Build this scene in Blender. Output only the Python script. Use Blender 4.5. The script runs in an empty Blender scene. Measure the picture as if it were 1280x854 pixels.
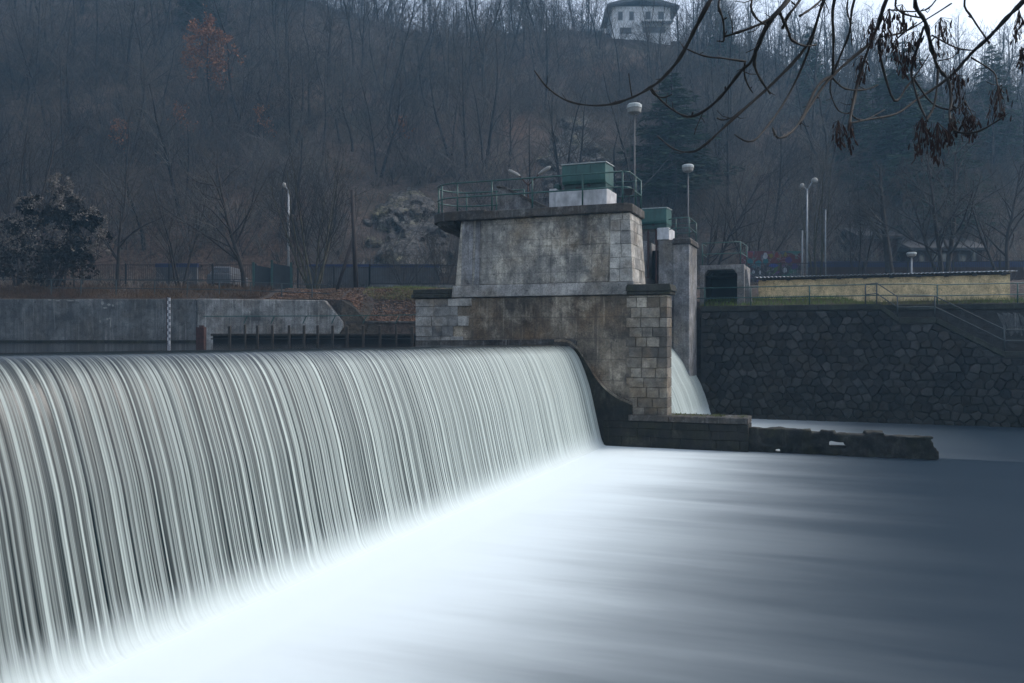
import bpy, math, random
import numpy as np
from mathutils import Vector, Matrix, noise as mnoise

SC = bpy.context.scene
COL = SC.collection
F, HOR, EYE = 1067.0, 425.0, 3.95
DX, DY = 0.932, -0.362            # downstream direction of the river
OX, OY = 3.32, 32.2               # foot of the weir at the pier

def P(px, py, Y):
    return Vector(((px - 640) / F * Y, Y, EYE + (HOR - py) / F * Y))
def ST(s, t, z=0.0):
    return Vector((OX + DX * s - DY * t, OY + DY * s + DX * t, z))
def to_st(x, y):
    x, y = x - OX, y - OY
    return DX * x + DY * y, -DY * x + DX * y
DAM = Matrix.Translation((OX, OY, 0)) @ Matrix.Rotation(math.atan2(DY, DX), 4, 'Z')
E = lambda z: EYE + z

# ------------------------------------------------------------------ node helper
class NB:
    def __init__(self, name):
        self.m = bpy.data.materials.new(name); self.m.use_nodes = True
        self.t = self.m.node_tree; self.t.nodes.clear()
    def n(self, typ, ins=None, **kw):
        x = self.t.nodes.new(typ)
        for k, v in kw.items(): setattr(x, k, v)
        for k, v in (ins or {}).items(): self.set(x.inputs[k], v)
        return x
    def set(self, sock, v):
        if hasattr(v, 'is_output') or isinstance(v, bpy.types.NodeSocket): self.t.links.new(v, sock)
        else:
            if sock.type == 'RGBA' and len(v) == 3: v = (*v, 1)
            sock.default_value = v
    def obj(self): return self.n('ShaderNodeTexCoord').outputs['Object']
    def pos(self): return self.n('ShaderNodeNewGeometry').outputs['Position']
    def uv(self): return self.n('ShaderNodeTexCoord').outputs['UV']
    def map(self, v, sc=(1, 1, 1), loc=(0, 0, 0), rot=(0, 0, 0)):
        return self.n('ShaderNodeMapping', {'Vector': v, 'Scale': sc, 'Location': loc, 'Rotation': rot}).outputs[0]
    def noise(self, v, s, d=4, r=.55, dist=0, out=0):
        return self.n('ShaderNodeTexNoise', {'Vector': v, 'Scale': s, 'Detail': d, 'Roughness': r, 'Distortion': dist}).outputs[out]
    def vor(self, v, s, feature='F1', out='Distance', rnd=1.0):
        return self.n('ShaderNodeTexVoronoi', {'Vector': v, 'Scale': s, 'Randomness': rnd}, feature=feature).outputs[out]
    def ramp(self, f, stops, interp='LINEAR'):
        x = self.n('ShaderNodeValToRGB', {'Fac': f}); cr = x.color_ramp; cr.interpolation = interp
        while len(cr.elements) < len(stops): cr.elements.new(.5)
        for e, (p, c) in zip(cr.elements, stops):
            e.position = p; e.color = (c, c, c, 1) if isinstance(c, (int, float)) else (*c, 1)
        return x.outputs[0]
    def mix(self, f, a, b, blend='MIX'):
        x = self.n('ShaderNodeMix', data_type='RGBA', blend_type=blend)
        self.set(x.inputs[0], f); self.set(x.inputs[6], a); self.set(x.inputs[7], b)
        return x.outputs[2]
    def math(self, op, a, b=0.0, clamp=False):
        x = self.n('ShaderNodeMath', operation=op, use_clamp=clamp)
        self.set(x.inputs[0], a); self.set(x.inputs[1], b)
        return x.outputs[0]
    def rng(self, v, a, b, c=0.0, d=1.0):
        return self.n('ShaderNodeMapRange', {'Value': v, 'From Min': a, 'From Max': b, 'To Min': c, 'To Max': d}).outputs[0]
    def sep(self, v, i): return self.n('ShaderNodeSeparateXYZ', {0: v}).outputs[i]
    def attr(self, name, out='Fac'): return self.n('ShaderNodeAttribute', attribute_name=name).outputs[out]
    def rand(self): return self.n('ShaderNodeObjectInfo').outputs['Random']
    def bump(self, h, st=.5, dist=.05):
        return self.n('ShaderNodeBump', {'Height': h, 'Strength': st, 'Distance': dist}).outputs[0]
    def out(self, col, rough=.8, bump=None, spec=.5, metal=0.0, alpha=None, **kw):
        b = self.n('ShaderNodeBsdfPrincipled', {'Base Color': col, 'Roughness': rough, 'Specular IOR Level': spec, 'Metallic': metal})
        for k, v in kw.items(): self.set(b.inputs[k], v)
        if bump is not None: self.set(b.inputs['Normal'], bump)
        o = self.n('ShaderNodeOutputMaterial'); self.t.links.new(b.outputs[0], o.inputs[0])
        return self.m

def mat_concrete(name, base, dark, light, brown, lightamt=.55, streak=.5, bscale=1.0, board=0.0):
    b = NB(name); v = b.obj()
    big = b.noise(v, .55 * bscale, 5, .6, .3)
    pat = b.noise(b.map(v, (1.15, 1.15, .75), (7, 3, 1)), 1.0 * bscale, 9, .68, .25)
    blot = b.noise(b.map(v, (1, 1, .8), (2, 5, 11)), 2.6 * bscale, 6, .65)
    st = b.noise(b.map(v, (4.5, 4.5, .20)), 1.4, 6, .65, .15)
    fine = b.noise(v, 16, 5, .7)
    c = b.mix(b.ramp(big, [(.36, 0), (.64, 1)]), dark, base)
    c = b.mix(b.ramp(b.noise(b.map(v, loc=(-4, 9, 2)), .7 * bscale, 5, .6), [(.44, 0), (.68, .8)]), c, brown)
    c = b.mix(b.math('MULTIPLY', b.ramp(pat, [(lightamt - .04, 0), (lightamt + .05, .35), (lightamt + .14, 1)]), .8), c, light)
    c = b.mix(1, c, b.ramp(blot, [(.32, .55), (.5, 1), (.68, 1.25)]), 'MULTIPLY')
    c = b.mix(b.math('MULTIPLY', b.ramp(st, [(.46, 0), (.68, 1)]), streak), c, dark)
    c = b.mix(b.math('MULTIPLY', b.ramp(b.noise(b.map(v, (6, 6, .3), (3, 1, 0)), 1.2, 4, .6), [(.6, 0), (.7, .6)]), streak), c, light)
    c = b.mix(.6, c, b.mix(1, c, b.ramp(fine, [(.3, .3), (.7, 1.4)]), 'MULTIPLY'))
    if board:
        zz = b.math('FRACT', b.math('DIVIDE', b.sep(v, 2), board))
        c = b.mix(b.ramp(zz, [(0, .45), (.03, .45), (.05, 0)]), c, dark)
    cr = b.vor(b.map(b.noise(v, 1.3, 3, .5, out=1), (2.0, 2.0, 2.0)), 1.6, 'DISTANCE_TO_EDGE')
    c = b.mix(b.ramp(cr, [(0, .7), (.012, 0)]), c, (.02, .018, .016))
    h = b.math('ADD', b.math('MULTIPLY', fine, .7), b.math('MULTIPLY', pat, 1.2))
    return b.out(c, .88, b.bump(h, .6, .04), .3)

def mat_stone(name, lo, hi, tint, rough=.75, bs=.6, wet=None):
    b = NB(name); v = b.obj()
    tone = b.attr('tone')
    c = b.mix(tone, lo, hi)
    n1 = b.noise(v, 3.2, 6, .65, .3); n2 = b.noise(v, 22, 4, .7)
    c = b.mix(b.ramp(b.noise(b.map(v, loc=(3, 8, 1)), 1.1, 4, .6), [(.48, 0), (.68, .75)]), c, tint)
    c = b.mix(1, c, b.ramp(n1, [(.25, .35), (.75, 1.55)]), 'MULTIPLY')
    c = b.mix(.6, c, b.mix(1, c, b.ramp(n2, [(.3, .4), (.7, 1.5)]), 'MULTIPLY'))
    if wet:
        z = b.sep(v, 2); w = b.math('ADD', z, b.math('MULTIPLY', n1, wet[2]))
        c = b.mix(b.rng(w, wet[0], wet[1], .85, 0), c, wet[3])
    return b.out(c, rough, b.bump(b.math('ADD', n1, b.math('MULTIPLY', n2, .5)), bs, .05), .35)

def mat_plain(name, col, rough=.6, var=.35, scale=6, metal=0.0, rust=None, spec=.4, bs=.2):
    b = NB(name); v = b.obj()
    n1 = b.noise(v, scale, 5, .6); n2 = b.noise(b.map(v, (1, 1, .3)), scale * 3, 4, .6)
    c = b.mix(1, col, b.ramp(n1, [(.3, 1 - var), (.7, 1 + var * .6)]), 'MULTIPLY')
    c = b.mix(.35, c, b.mix(1, c, b.ramp(n2, [(.35, .4), (.65, 1.3)]), 'MULTIPLY'))
    if rust: c = b.mix(b.ramp(b.noise(v, scale * .8, 6, .7), [(.6, 0), (.7, .85)]), c, rust)
    return b.out(c, rough, b.bump(n2, bs, .01), spec, metal)

def mat_twig(name, c1, c2, c3, amt=.25, big=False):
    b = NB(name); r = b.rand(); v = b.pos()
    c = b.mix(r, c1, c2)
    c = b.mix(b.ramp(b.noise(v, .12, 3, .6), [(.45, 0), (.62, amt * 3)]), c, c3)
    c = b.mix(.7, c, b.mix(1, c, b.ramp(b.noise(v, 2.5, 3, .6), [(.3, .4), (.7, 1.6)]), 'MULTIPLY'))
    if big: c = b.mix(1, c, b.ramp(b.noise(b.map(v, loc=(4, 1, 7)), .045, 4, .6), [(.36, .35), (.5, .9), (.64, 1.6)]), 'MULTIPLY')
    return b.out(c, .9, None, .2)

M = {}
M['tower'] = mat_concrete('tower_concrete', (.37, .36, .325), (.095, .093, .092), (.74, .69, .58), (.29, .225, .15), .50, .5, 1, .655)
M['lower'] = mat_concrete('lower_concrete', (.235, .20, .155), (.05, .044, .038), (.60, .53, .42), (.18, .12, .07), .55, .5, 1, .8)
M['slab'] = mat_concrete('slab_concrete', (.11, .105, .098), (.03, .03, .03), (.34, .34, .33), (.085, .066, .05), .57, .5, 2)
M['plinth'] = mat_concrete('plinth_concrete', (.43, .42, .40), (.14, .14, .135), (.62, .6, .56), (.25, .215, .17), .55, .4)
M['coping'] = mat_concrete('coping_stone', (.045, .046, .042), (.015, .016, .014), (.13, .13, .12), (.035, .04, .02), .62, .3, 2)
M['riverwall'] = mat_concrete('river_wall_concrete', (.17, .18, .187), (.06, .064, .067), (.29, .29, .29), (.10, .093, .084), .58, .8)
M['wingwall'] = mat_concrete('wing_wall_concrete', (.38, .385, .375), (.09, .09, .09), (.56, .56, .53), (.18, .155, .13), .58, .8)
M['wet'] = mat_concrete('wet_concrete', (.026, .025, .022), (.008, .009, .008), (.085, .08, .068), (.03, .03, .012), .56, .4, 1.6)
M['pier'] = mat_concrete('pier_concrete', (.34, .345, .355), (.10, .10, .105), (.58, .58, .59), (.21, .18, .14), .56, .55)
M['ashlar'] = mat_stone('ashlar_stone', (.075, .068, .06), (.44, .40, .335), (.15, .11, .068), .8, .6, (-.6, 2.8, 1.3, (.022, .019, .013)))
M['quoin'] = mat_stone('quoin_stone', (.13, .13, .128), (.46, .445, .41), (.22, .18, .135), .8, .5)
M['rubble'] = mat_stone('rubble_basalt', (.0035, .004, .0045), (.05, .05, .049), (.026, .02, .013), .75, 1.0, (.0, 2.4, 1.6, (.017, .0145, .006)))
M['mortar'] = mat_plain('wall_mortar', (.03, .03, .029), .9, .4, 3)
M['green'] = mat_plain('green_paint', (.02, .085, .078), .45, .3, 2, spec=.5)
M['railgreen'] = mat_plain('rail_green_paint', (.024, .085, .077), .45, .4, 5, rust=(.06, .035, .02))
M['dullrail'] = mat_plain('dull_rail_paint', (.03, .045, .05), .5, .4, 5)
M['darkgreen'] = mat_plain('dark_green_paint', (.012, .05, .047), .5, .3, 2)
M['rooftrim'] = mat_plain('pale_roof_sheet', (.4, .44, .44), .4, .2, 3)
M['white'] = mat_plain('weathered_white_paint', (.55, .56, .58), .7, .35, 2.2)
M['lampwhite'] = mat_plain('lamp_white', (.24, .242, .23), .35, .1, 4)
M['galv'] = mat_plain('galvanised_steel', (.26, .285, .31), .45, .25, 3, metal=.3)
M['dullpole'] = mat_plain('dull_grey_pole', (.06, .065, .07), .6, .3, 3)
M['black'] = mat_plain('black_iron', (.012, .013, .016), .5, .3, 5)
M['rust'] = mat_plain('rusty_steel', (.045, .017, .013), .8, .5, 5)
M['timber'] = mat_plain('old_timber', (.04, .034, .027), .85, .5, 5)
M['shadetimber'] = mat_plain('shade_dark_timber', (.008, .007, .006), .7, .5, 5)  # much darker timber copy; shade under the boom put into the colour
M['polewood'] = mat_plain('pole_wood', (.022, .016, .015), .85, .4, 3)
M['yellow'] = mat_concrete('yellow_plaster', (.80, .62, .35), (.56, .44, .26), (.86, .69, .41), (.68, .51, .28), .55, .3)
M['void'] = mat_plain('interior_shade', (.01, .01, .011), .9, .3, 2)  # near-black colour standing in for the shade inside openings
M['bluepaint'] = mat_plain('blue_panel', (.012, .023, .085), .6, .3, 1)
M['barrier'] = mat_plain('barrier_grey', (.07, .072, .078), .8, .4, 1)
M['barrierred'] = mat_plain('barrier_brown', (.05, .032, .028), .8, .4, 1)
M['housewhite'] = mat_plain('white_render', (.84, .85, .86), .8, .15, 1)
M['housebrick'] = mat_plain('red_render', (.045, .024, .02), .8, .3, 1)
M['roofgrey'] = mat_plain('grey_roof', (.035, .037, .042), .6, .3, 1)
M['glass'] = mat_plain('window_glass', (.03, .035, .04), .12, .2, 1, spec=.8)
M['carpaint'] = mat_plain('white_car_paint', (.14, .15, .17), .35, .4, 1)
M['tyre'] = mat_plain('tyre_rubber', (.015, .015, .016), .8, .2, 3)
M['bluegate'] = mat_plain('blue_grey_panel', (.014, .024, .032), .6, .3, 1.5)
M['corr'] = mat_plain('corrugated_roof', (.5, .53, .56), .5, .3, 2)
M['bark'] = mat_plain('dark_bark', (.032, .027, .025), .9, .5, 3)
M['mossbark'] = mat_plain('mossy_bark', (.06, .056, .036), .9, .5, 3)
M['branch'] = mat_plain('branch_bark', (.010, .0095, .0085), .75, .6, 9)
M['seed'] = mat_plain('dry_seed_pod', (.022, .009, .0075), .85, .5, 14)
M['trunk'] = mat_twig('hill_trunk', (0.01, 0.01, 0.011), (0.035, 0.034, 0.035), (0.02, 0.019, 0.02), 0.25)
M['twig'] = mat_twig('hill_twig', (0.022, 0.021, 0.021), (0.094, 0.09, 0.083), (0.055, 0.045, 0.038), 0.25)
M['brush'] = mat_twig('undergrowth_twig', (0.115, 0.103, 0.092), (0.115, 0.103, 0.092), (0.165, 0.115, 0.08), 0.3, True)
M['sapling'] = mat_twig('sapling_bark', (0.05, 0.046, 0.047), (0.05, 0.046, 0.047), (0.1, 0.09, 0.088), 0.3, True)
M['twigs'] = mat_twig('brushwood_twig', (0.088, 0.084, 0.078), (0.088, 0.084, 0.078), (0.14, 0.13, 0.115), 0.3, True)
M['brush2'] = mat_twig('dark_undergrowth', (0.0165, 0.022, 0.0165), (0.0165, 0.022, 0.0165), (0.0275, 0.0275, 0.01925), .2)
M['fir'] = mat_twig('fir_needles', (0.032, 0.058, 0.034), (0.04, 0.066, 0.036), (0.026, 0.048, 0.034), 0.25)
M['orange'] = mat_twig('orange_leaf', (.215, .095, .05), (.215, .095, .05), (.25, .12, .065), .25)
M['ivy'] = mat_twig('dark_leaf', (0.013, 0.012, 0.01), (0.013, 0.012, 0.01), (0.022, 0.019, 0.015), 0.25)
M['fluff'] = mat_twig('pale_seed_head', (0.16, 0.14, 0.122), (0.16, 0.14, 0.122), (0.09, 0.08, 0.07), 0.3)
M['leaf'] = mat_twig('fallen_leaf', (0.17, 0.1, 0.07), (0.17, 0.1, 0.07), (0.12, 0.085, 0.06), 0.3)
M['grass'] = mat_twig('grass_blade', (0.1, 0.15, 0.035), (0.1, 0.15, 0.035), (0.13, 0.12, 0.05), 0.3)
M['drygrass'] = mat_twig('dry_grass', (0.078, 0.051, 0.03), (0.078, 0.051, 0.03), (0.045, 0.027, 0.021), .3)
M['moss'] = mat_twig('moss_tuft', (.07, .085, .02), (.07, .085, .02), (.05, .06, .02), .3)

def mk_gauge():
    b = NB('gauge_checks'); v = b.obj()
    ch = b.n('ShaderNodeTexChecker', {'Vector': b.map(v, (1, 1, 1), (.001, .02, .003)), 'Scale': 7.0}).outputs['Fac']
    return b.out(b.mix(ch, (.42, .44, .47), (.10, .11, .13)), .6)
M['gauge'] = mk_gauge()

def mk_graffiti():
    b = NB('graffiti_wall'); v = b.obj()
    z = b.sep(v, 2)
    c = b.mix(b.rng(z, 1.05, 1.12), (.02, .02, .024), (.075, .02, .023))
    cell = b.vor(b.map(v, (1.2, 1, 1.6)), 1.1, out='Color')
    hs = b.n('ShaderNodeHueSaturation', {'Color': cell, 'Saturation': .9, 'Value': .13}).outputs[0]
    m = b.ramp(b.noise(v, 1.2, 3, .5), [(.5, 0), (.53, .85)])
    c = b.mix(m, c, hs)
    ln = b.vor(b.map(b.noise(v, .9, 2, .5, out=1), (3, 3, 3)), 1.5, 'DISTANCE_TO_EDGE')
    c = b.mix(b.ramp(ln, [(0.01, .8), (.03, 0)]), c, (.16, .17, .19))
    return b.out(c, .8)
M['graffiti'] = mk_graffiti()

def mk_terrain():
    b = NB('leaf_litter_ground'); v = b.pos()
    n0 = b.noise(v, .035, 4, .6); n1 = b.noise(v, .25, 6, .65); n2 = b.noise(v, 3.0, 6, .7); n3 = b.noise(b.map(v, loc=(9, 4, 2)), .09, 4, .6)
    c = b.mix(b.ramp(n1, [(.35, 0), (.65, 1)]), (.040, .033, .030), (.095, .074, .062))
    c = b.mix(b.ramp(n0, [(.5, 0), (.62, .7)]), c, (.10, .062, .044))
    c = b.mix(b.ramp(n3, [(.52, 0), (.66, .7)]), c, (.026, .03, .02))
    c = b.mix(1, c, b.ramp(n2, [(.3, .35), (.7, 1.6)]), 'MULTIPLY')
    return b.out(c, .95, b.bump(n2, .8, .3), .2)
M['terrain'] = mk_terrain()

def mk_rock():
    b = NB('cliff_rock'); v = b.obj()
    n1 = b.noise(v, .45, 7, .65, .6); n2 = b.noise(v, 2.6, 6, .7)
    cr = b.vor(b.map(b.noise(v, .4, 3, .5, out=1), (3, 3, 3)), 1.6, 'DISTANCE_TO_EDGE')
    c = b.mix(b.ramp(n1, [(.36, 0), (.64, 1)]), (.06, .06, .064), (.21, .20, .18))
    c = b.mix(b.ramp(b.noise(b.map(v, loc=(5, 2, 8)), .3, 4, .6), [(.53, 0), (.62, .65)]), c, (.19, .175, .095))
    c = b.mix(1, c, b.ramp(n2, [(.3, .45), (.7, 1.4)]), 'MULTIPLY')
    c = b.mix(b.ramp(cr, [(0, .85), (.09, 0)]), c, (.02, .02, .02))
    cr2 = b.vor(b.map(v, (.5, .5, .32), rot=(.3, .5, .2)), 1.2, 'DISTANCE_TO_EDGE')
    c = b.mix(b.ramp(cr2, [(0, .75), (.06, 0)]), c, (.025, .024, .022))
    return b.out(c, .9, b.bump(n2, 1.0, .5), .2)
M['rock'] = mk_rock()

def mk_water_up():
    b = NB('river_water'); v = b.obj()
    n = b.noise(b.map(v, (.25, .9, 1)), .8, 3, .5)
    return b.out((.012, .016, .02), .06, b.bump(n, .05, .05), .5, IOR=1.33)
M['upwater'] = mk_water_up()

def mk_fall():
    b = NB('falling_water'); v = b.uv()
    u, w = b.sep(v, 0), b.sep(v, 1)
    lean = b.n('ShaderNodeCombineXYZ', {0: u, 1: w}).outputs[0]
    a = b.noise(b.map(lean, (10.5, .012, 1)), 1.0, 2, .6)
    d = b.noise(b.map(lean, (25, .016, 1), (4, 7, 0)), 1.0, 2, .5)
    big = b.noise(b.map(lean, (1.1, .03, 1), (1, 3, 0)), 1.0, 2, .5)
    f = b.math('ADD', b.math('MULTIPLY', a, .55), b.math('MULTIPLY', d, .45))
    f = b.math('ADD', f, b.math('MULTIPLY', b.math('SUBTRACT', big, .5), .10))
    f = b.math('ADD', f, b.rng(u, -32, -4, -.075, .05))      # fewer white strands towards the near bank
    k = b.ramp(f, [(.38, 0.0), (.45, .13), (.52, .48), (.60, .95)])
    # clear, unbroken water where the sheet bends over the sill
    k = b.math('MULTIPLY', k, b.rng(w, .25, .75, 0, 1))
    jag = b.math('ADD', w, b.math('MULTIPLY', b.math('SUBTRACT', f, .5), .9))
    foam = b.n('ShaderNodeMapRange', {'Value': jag, 'From Min': 3.55, 'From Max': 4.75}, interpolation_type='SMOOTHSTEP').outputs[0]
    k2 = b.math('MAXIMUM', k, foam)
    col = b.mix(k2, (.008, .014, .017), (.50, .575, .555))
    col = b.mix(foam, col, (.56, .63, .64)); col = b.mix(b.rng(w, 4.35, 4.75), col, (.72, .80, .82))
    rough = b.rng(k2, 0, .6, .12, .6)
    return b.out(col, rough, b.bump(b.math('MULTIPLY', f, b.math('SUBTRACT', 1, foam)), .2, .03), .5, IOR=1.33)
M['fall'] = mk_fall()

def mk_foam():
    b = NB('silky_river_water'); v = b.obj()
    s, t = b.sep(v, 0), b.sep(v, 1)
    n1 = b.noise(b.map(v, (.10, .55, 1)), 1.0, 5, .55, .3)
    n2 = b.noise(b.map(v, (.3, 1.9, 1), (3, 1, 0)), 1.0, 4, .6, .2)
    nn = b.math('ADD', b.math('MULTIPLY', b.math('SUBTRACT', n1, .5), 3.0), b.math('MULTIPLY', b.math('SUBTRACT', n2, .5), .9))
    near = b.rng(t, -24, -4, .25, -.1)
    e = b.math('SUBTRACT', s, nn)
    e = b.math('ADD', e, b.math('MULTIPLY', near, 0))
    f = b.ramp(b.rng(e, 1.5, 23.5, 0, 1), [(0, 1), (.07, .9), (.13, .62), (.21, .27), (.31, .075), (.42, .02), (.7, .006), (1, .003)], 'B_SPLINE')
    solid = b.n('ShaderNodeMapRange', {'Value': s, 'From Min': 1.3, 'From Max': 4.3, 'To Min': 1, 'To Max': 0}, interpolation_type='SMOOTHSTEP').outputs[0]
    f = b.math('MAXIMUM', f, solid)
    # behind the low wall only the second, smaller fall feeds the foam
    back = b.math('GREATER_THAN', t, .5)
    f2 = b.ramp(b.rng(b.math('SUBTRACT', s, b.math('MULTIPLY', nn, .6)), 2, 14, 0, 1), [(0, .95), (.3, .5), (.6, .12), (1, .03)])
    f = b.mix(back, f, f2)
    col = b.mix(f, (.002, .014, .029), (.72, .80, .82))
    rough = b.rng(f, 0, .5, .31, .7)
    return b.out(col, rough, None, .05, IOR=1.33)
M['foam'] = mk_foam()

# ------------------------------------------------------------------ object helpers
def tag(o, label=None, cat=None, group=None, kind=None):
    if label: o['label'] = label
    if cat: o['category'] = cat
    if group: o['group'] = group
    if kind: o['kind'] = kind
    return o
ID = Matrix.Identity(4)
def root(name, base, label, cat, group=None, frame=ID):
    o = bpy.data.objects.new(name, None); COL.objects.link(o)
    o.empty_display_size = .3
    o.matrix_world = frame @ Matrix.Translation(base)
    o['_b'] = list(base)
    return tag(o, label, cat, group)

def finish(name, me, mat, parent=None, smooth=False, bevel=0, frame=ID):
    me.materials.append(mat)
    if smooth:
        me.polygons.foreach_set('use_smooth', [True] * len(me.polygons))
    o = bpy.data.objects.new(name, me); COL.objects.link(o)
    if parent is not None: o.parent = parent
    else: o.matrix_world = frame.copy()
    if bevel:
        m = o.modifiers.new('edge', 'BEVEL'); m.width = bevel; m.segments = 2; m.limit_method = 'ANGLE'
    return o

class MB:
    def __init__(s): s.v, s.f, s.tn = [], [], []
    def add(s, vs, fs, tone=.5):
        k = len(s.v); s.v += [tuple(x) for x in vs]; s.f += [tuple(i + k for i in f) for f in fs]; s.tn += [tone] * len(fs)
        return s
    def hexa(s, a, b, tone=.5):       # two quads, bottom a and top b, counter-clockwise from above
        return s.add(a + b, [(3, 2, 1, 0), (4, 5, 6, 7), (0, 1, 5, 4), (1, 2, 6, 5), (2, 3, 7, 6), (3, 0, 4, 7)], tone)
    def box(s, x0, x1, y0, y1, z0, z1, tone=.5):
        q = lambda z: [(x0, y0, z), (x1, y0, z), (x1, y1, z), (x0, y1, z)]
        return s.hexa(q(z0), q(z1), tone)
    def frus(s, b, z0, t, z1, tone=.5):
        q = lambda r, z: [(r[0], r[2], z), (r[1], r[2], z), (r[1], r[3], z), (r[0], r[3], z)]
        return s.hexa(q(b, z0), q(t, z1), tone)
    def prism(s, poly, axis, lo, hi, tone=.5):
        n = len(poly)
        mk = (lambda p, h: (p[0], p[1], h)) if axis == 'z' else ((lambda p, h: (p[0], h, p[1])) if axis == 'y' else (lambda p, h: (h, p[0], p[1])))
        vs = [mk(p, lo) for p in poly] + [mk(p, hi) for p in poly]
        fs = [tuple(range(n))[::-1], tuple(range(n, 2 * n))] + [(i, (i + 1) % n, n + (i + 1) % n, n + i) for i in range(n)]
        return s.add(vs, fs, tone)
    def tube(s, pts, r, n=8, cap=True, tone=.5):
        pts = [Vector(p) for p in pts]; rr = r if isinstance(r, (list, tuple)) else [r] * len(pts)
        vs, fs, prev = [], [], None
        for i, p in enumerate(pts):
            d = (pts[min(i + 1, len(pts) - 1)] - pts[max(i - 1, 0)]).normalized()
            if prev is None:
                a = d.cross(Vector((0, 0, 1)) if abs(d.z) < .9 else Vector((1, 0, 0))).normalized()
            else:
                a = (prev - d * prev.dot(d)).normalized()
            prev = a; bb = d.cross(a)
            for k in range(n):
                g = 2 * math.pi * k / n
                vs.append(p + (a * math.cos(g) + bb * math.sin(g)) * rr[i])
        for i in range(len(pts) - 1):
            for k in range(n):
                fs.append((i * n + k, i * n + (k + 1) % n, (i + 1) * n + (k + 1) % n, (i + 1) * n + k))
        if cap:
            fs.append(tuple(range(n))[::-1]); fs.append(tuple(range((len(pts) - 1) * n, len(pts) * n)))
        return s.add(vs, fs, tone)
    def lathe(s, c, prof, n=20, tone=.5):
        vs, fs = [], []
        for r, z in prof:
            for k in range(n):
                g = 2 * math.pi * k / n; vs.append((c[0] + r * math.cos(g), c[1] + r * math.sin(g), c[2] + z))
        for i in range(len(prof) - 1):
            for k in range(n): fs.append((i * n + k, i * n + (k + 1) % n, (i + 1) * n + (k + 1) % n, (i + 1) * n + k))
        fs.append(tuple(range(n))[::-1]); fs.append(tuple(range((len(prof) - 1) * n, len(prof) * n)))
        return s.add(vs, fs, tone)
    def build(s, name, mat, parent=None, smooth=False, bevel=0, frame=ID, base=None):
        me = bpy.data.meshes.new(name)
        b = Vector(parent['_b']) if parent is not None and '_b' in parent else Vector(base or (0, 0, 0))
        me.from_pydata([tuple(Vector(v) - b) for v in s.v], [], s.f)
        a = me.attributes.new('tone', 'FLOAT', 'FACE'); a.data.foreach_set('value', s.tn)
        me.update()
        o = finish(name, me, mat, parent, smooth, bevel, frame)
        if parent is None: o.matrix_world = frame @ Matrix.Translation(b)
        o['_b'] = list(b)
        return o

def np_mesh(name, verts, faces):
    me = bpy.data.meshes.new(name); nv, (nf, k) = len(verts), faces.shape
    me.vertices.add(nv); me.vertices.foreach_set('co', np.ascontiguousarray(verts, np.float32).ravel())
    me.loops.add(nf * k); me.loops.foreach_set('vertex_index', np.ascontiguousarray(faces, np.int32).ravel())
    me.polygons.add(nf); me.polygons.foreach_set('loop_start', np.arange(0, nf * k, k, dtype=np.int32))
    me.update(calc_edges=True)
    return me
def seg_geo(segs, n=3):
    S = np.asarray(segs, float); p0, p1, r0, r1 = S[:, 0:3], S[:, 3:6], S[:, 6], S[:, 7]
    d = p1 - p0; d /= np.maximum(np.linalg.norm(d, axis=1, keepdims=True), 1e-6)
    ref = np.where(np.abs(d[:, 2:3]) < .8, np.array([[0, 0, 1.]]), np.array([[1., 0, 0]]))
    a = np.cross(d, ref); a /= np.linalg.norm(a, axis=1, keepdims=True); b = np.cross(d, a)
    N = len(S); V = np.zeros((N, 2 * n, 3))
    for k in range(n):
        g = 2 * math.pi * k / n; o = a * math.cos(g) + b * math.sin(g)
        V[:, k] = p0 + o * r0[:, None]; V[:, n + k] = p1 + o * r1[:, None]
    base = (np.arange(N) * 2 * n)[:, None]
    Fs = np.concatenate([base + np.array([[k, (k + 1) % n, n + (k + 1) % n, n + k]]) for k in range(n)], 0)
    return V.reshape(-1, 3), Fs
def seg_mesh(name, segs, n=3):
    V, Fs = seg_geo(segs, n); return np_mesh(name, V, Fs)
def quads(name, C, A, B):             # leaf-like quads: centre, half axes
    V = np.stack([C - A, C + B * .8 - A * .1, C + A, C - B * .8 - A * .1], 1)
    f = (np.arange(len(C)) * 4)[:, None] + np.array([[0, 1, 2, 3]])
    return np_mesh(name, V.reshape(-1, 3), f)
def rand_dirs(rg, n):
    v = rg.normal(size=(n, 3)); return v / np.linalg.norm(v, axis=1, keepdims=True)
def copy_tree(o, parent=None):
    c = o.copy(); COL.objects.link(c)
    if parent is not None: c.parent = parent
    for ch in list(o.children): copy_tree(ch, c)
    return c

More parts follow.
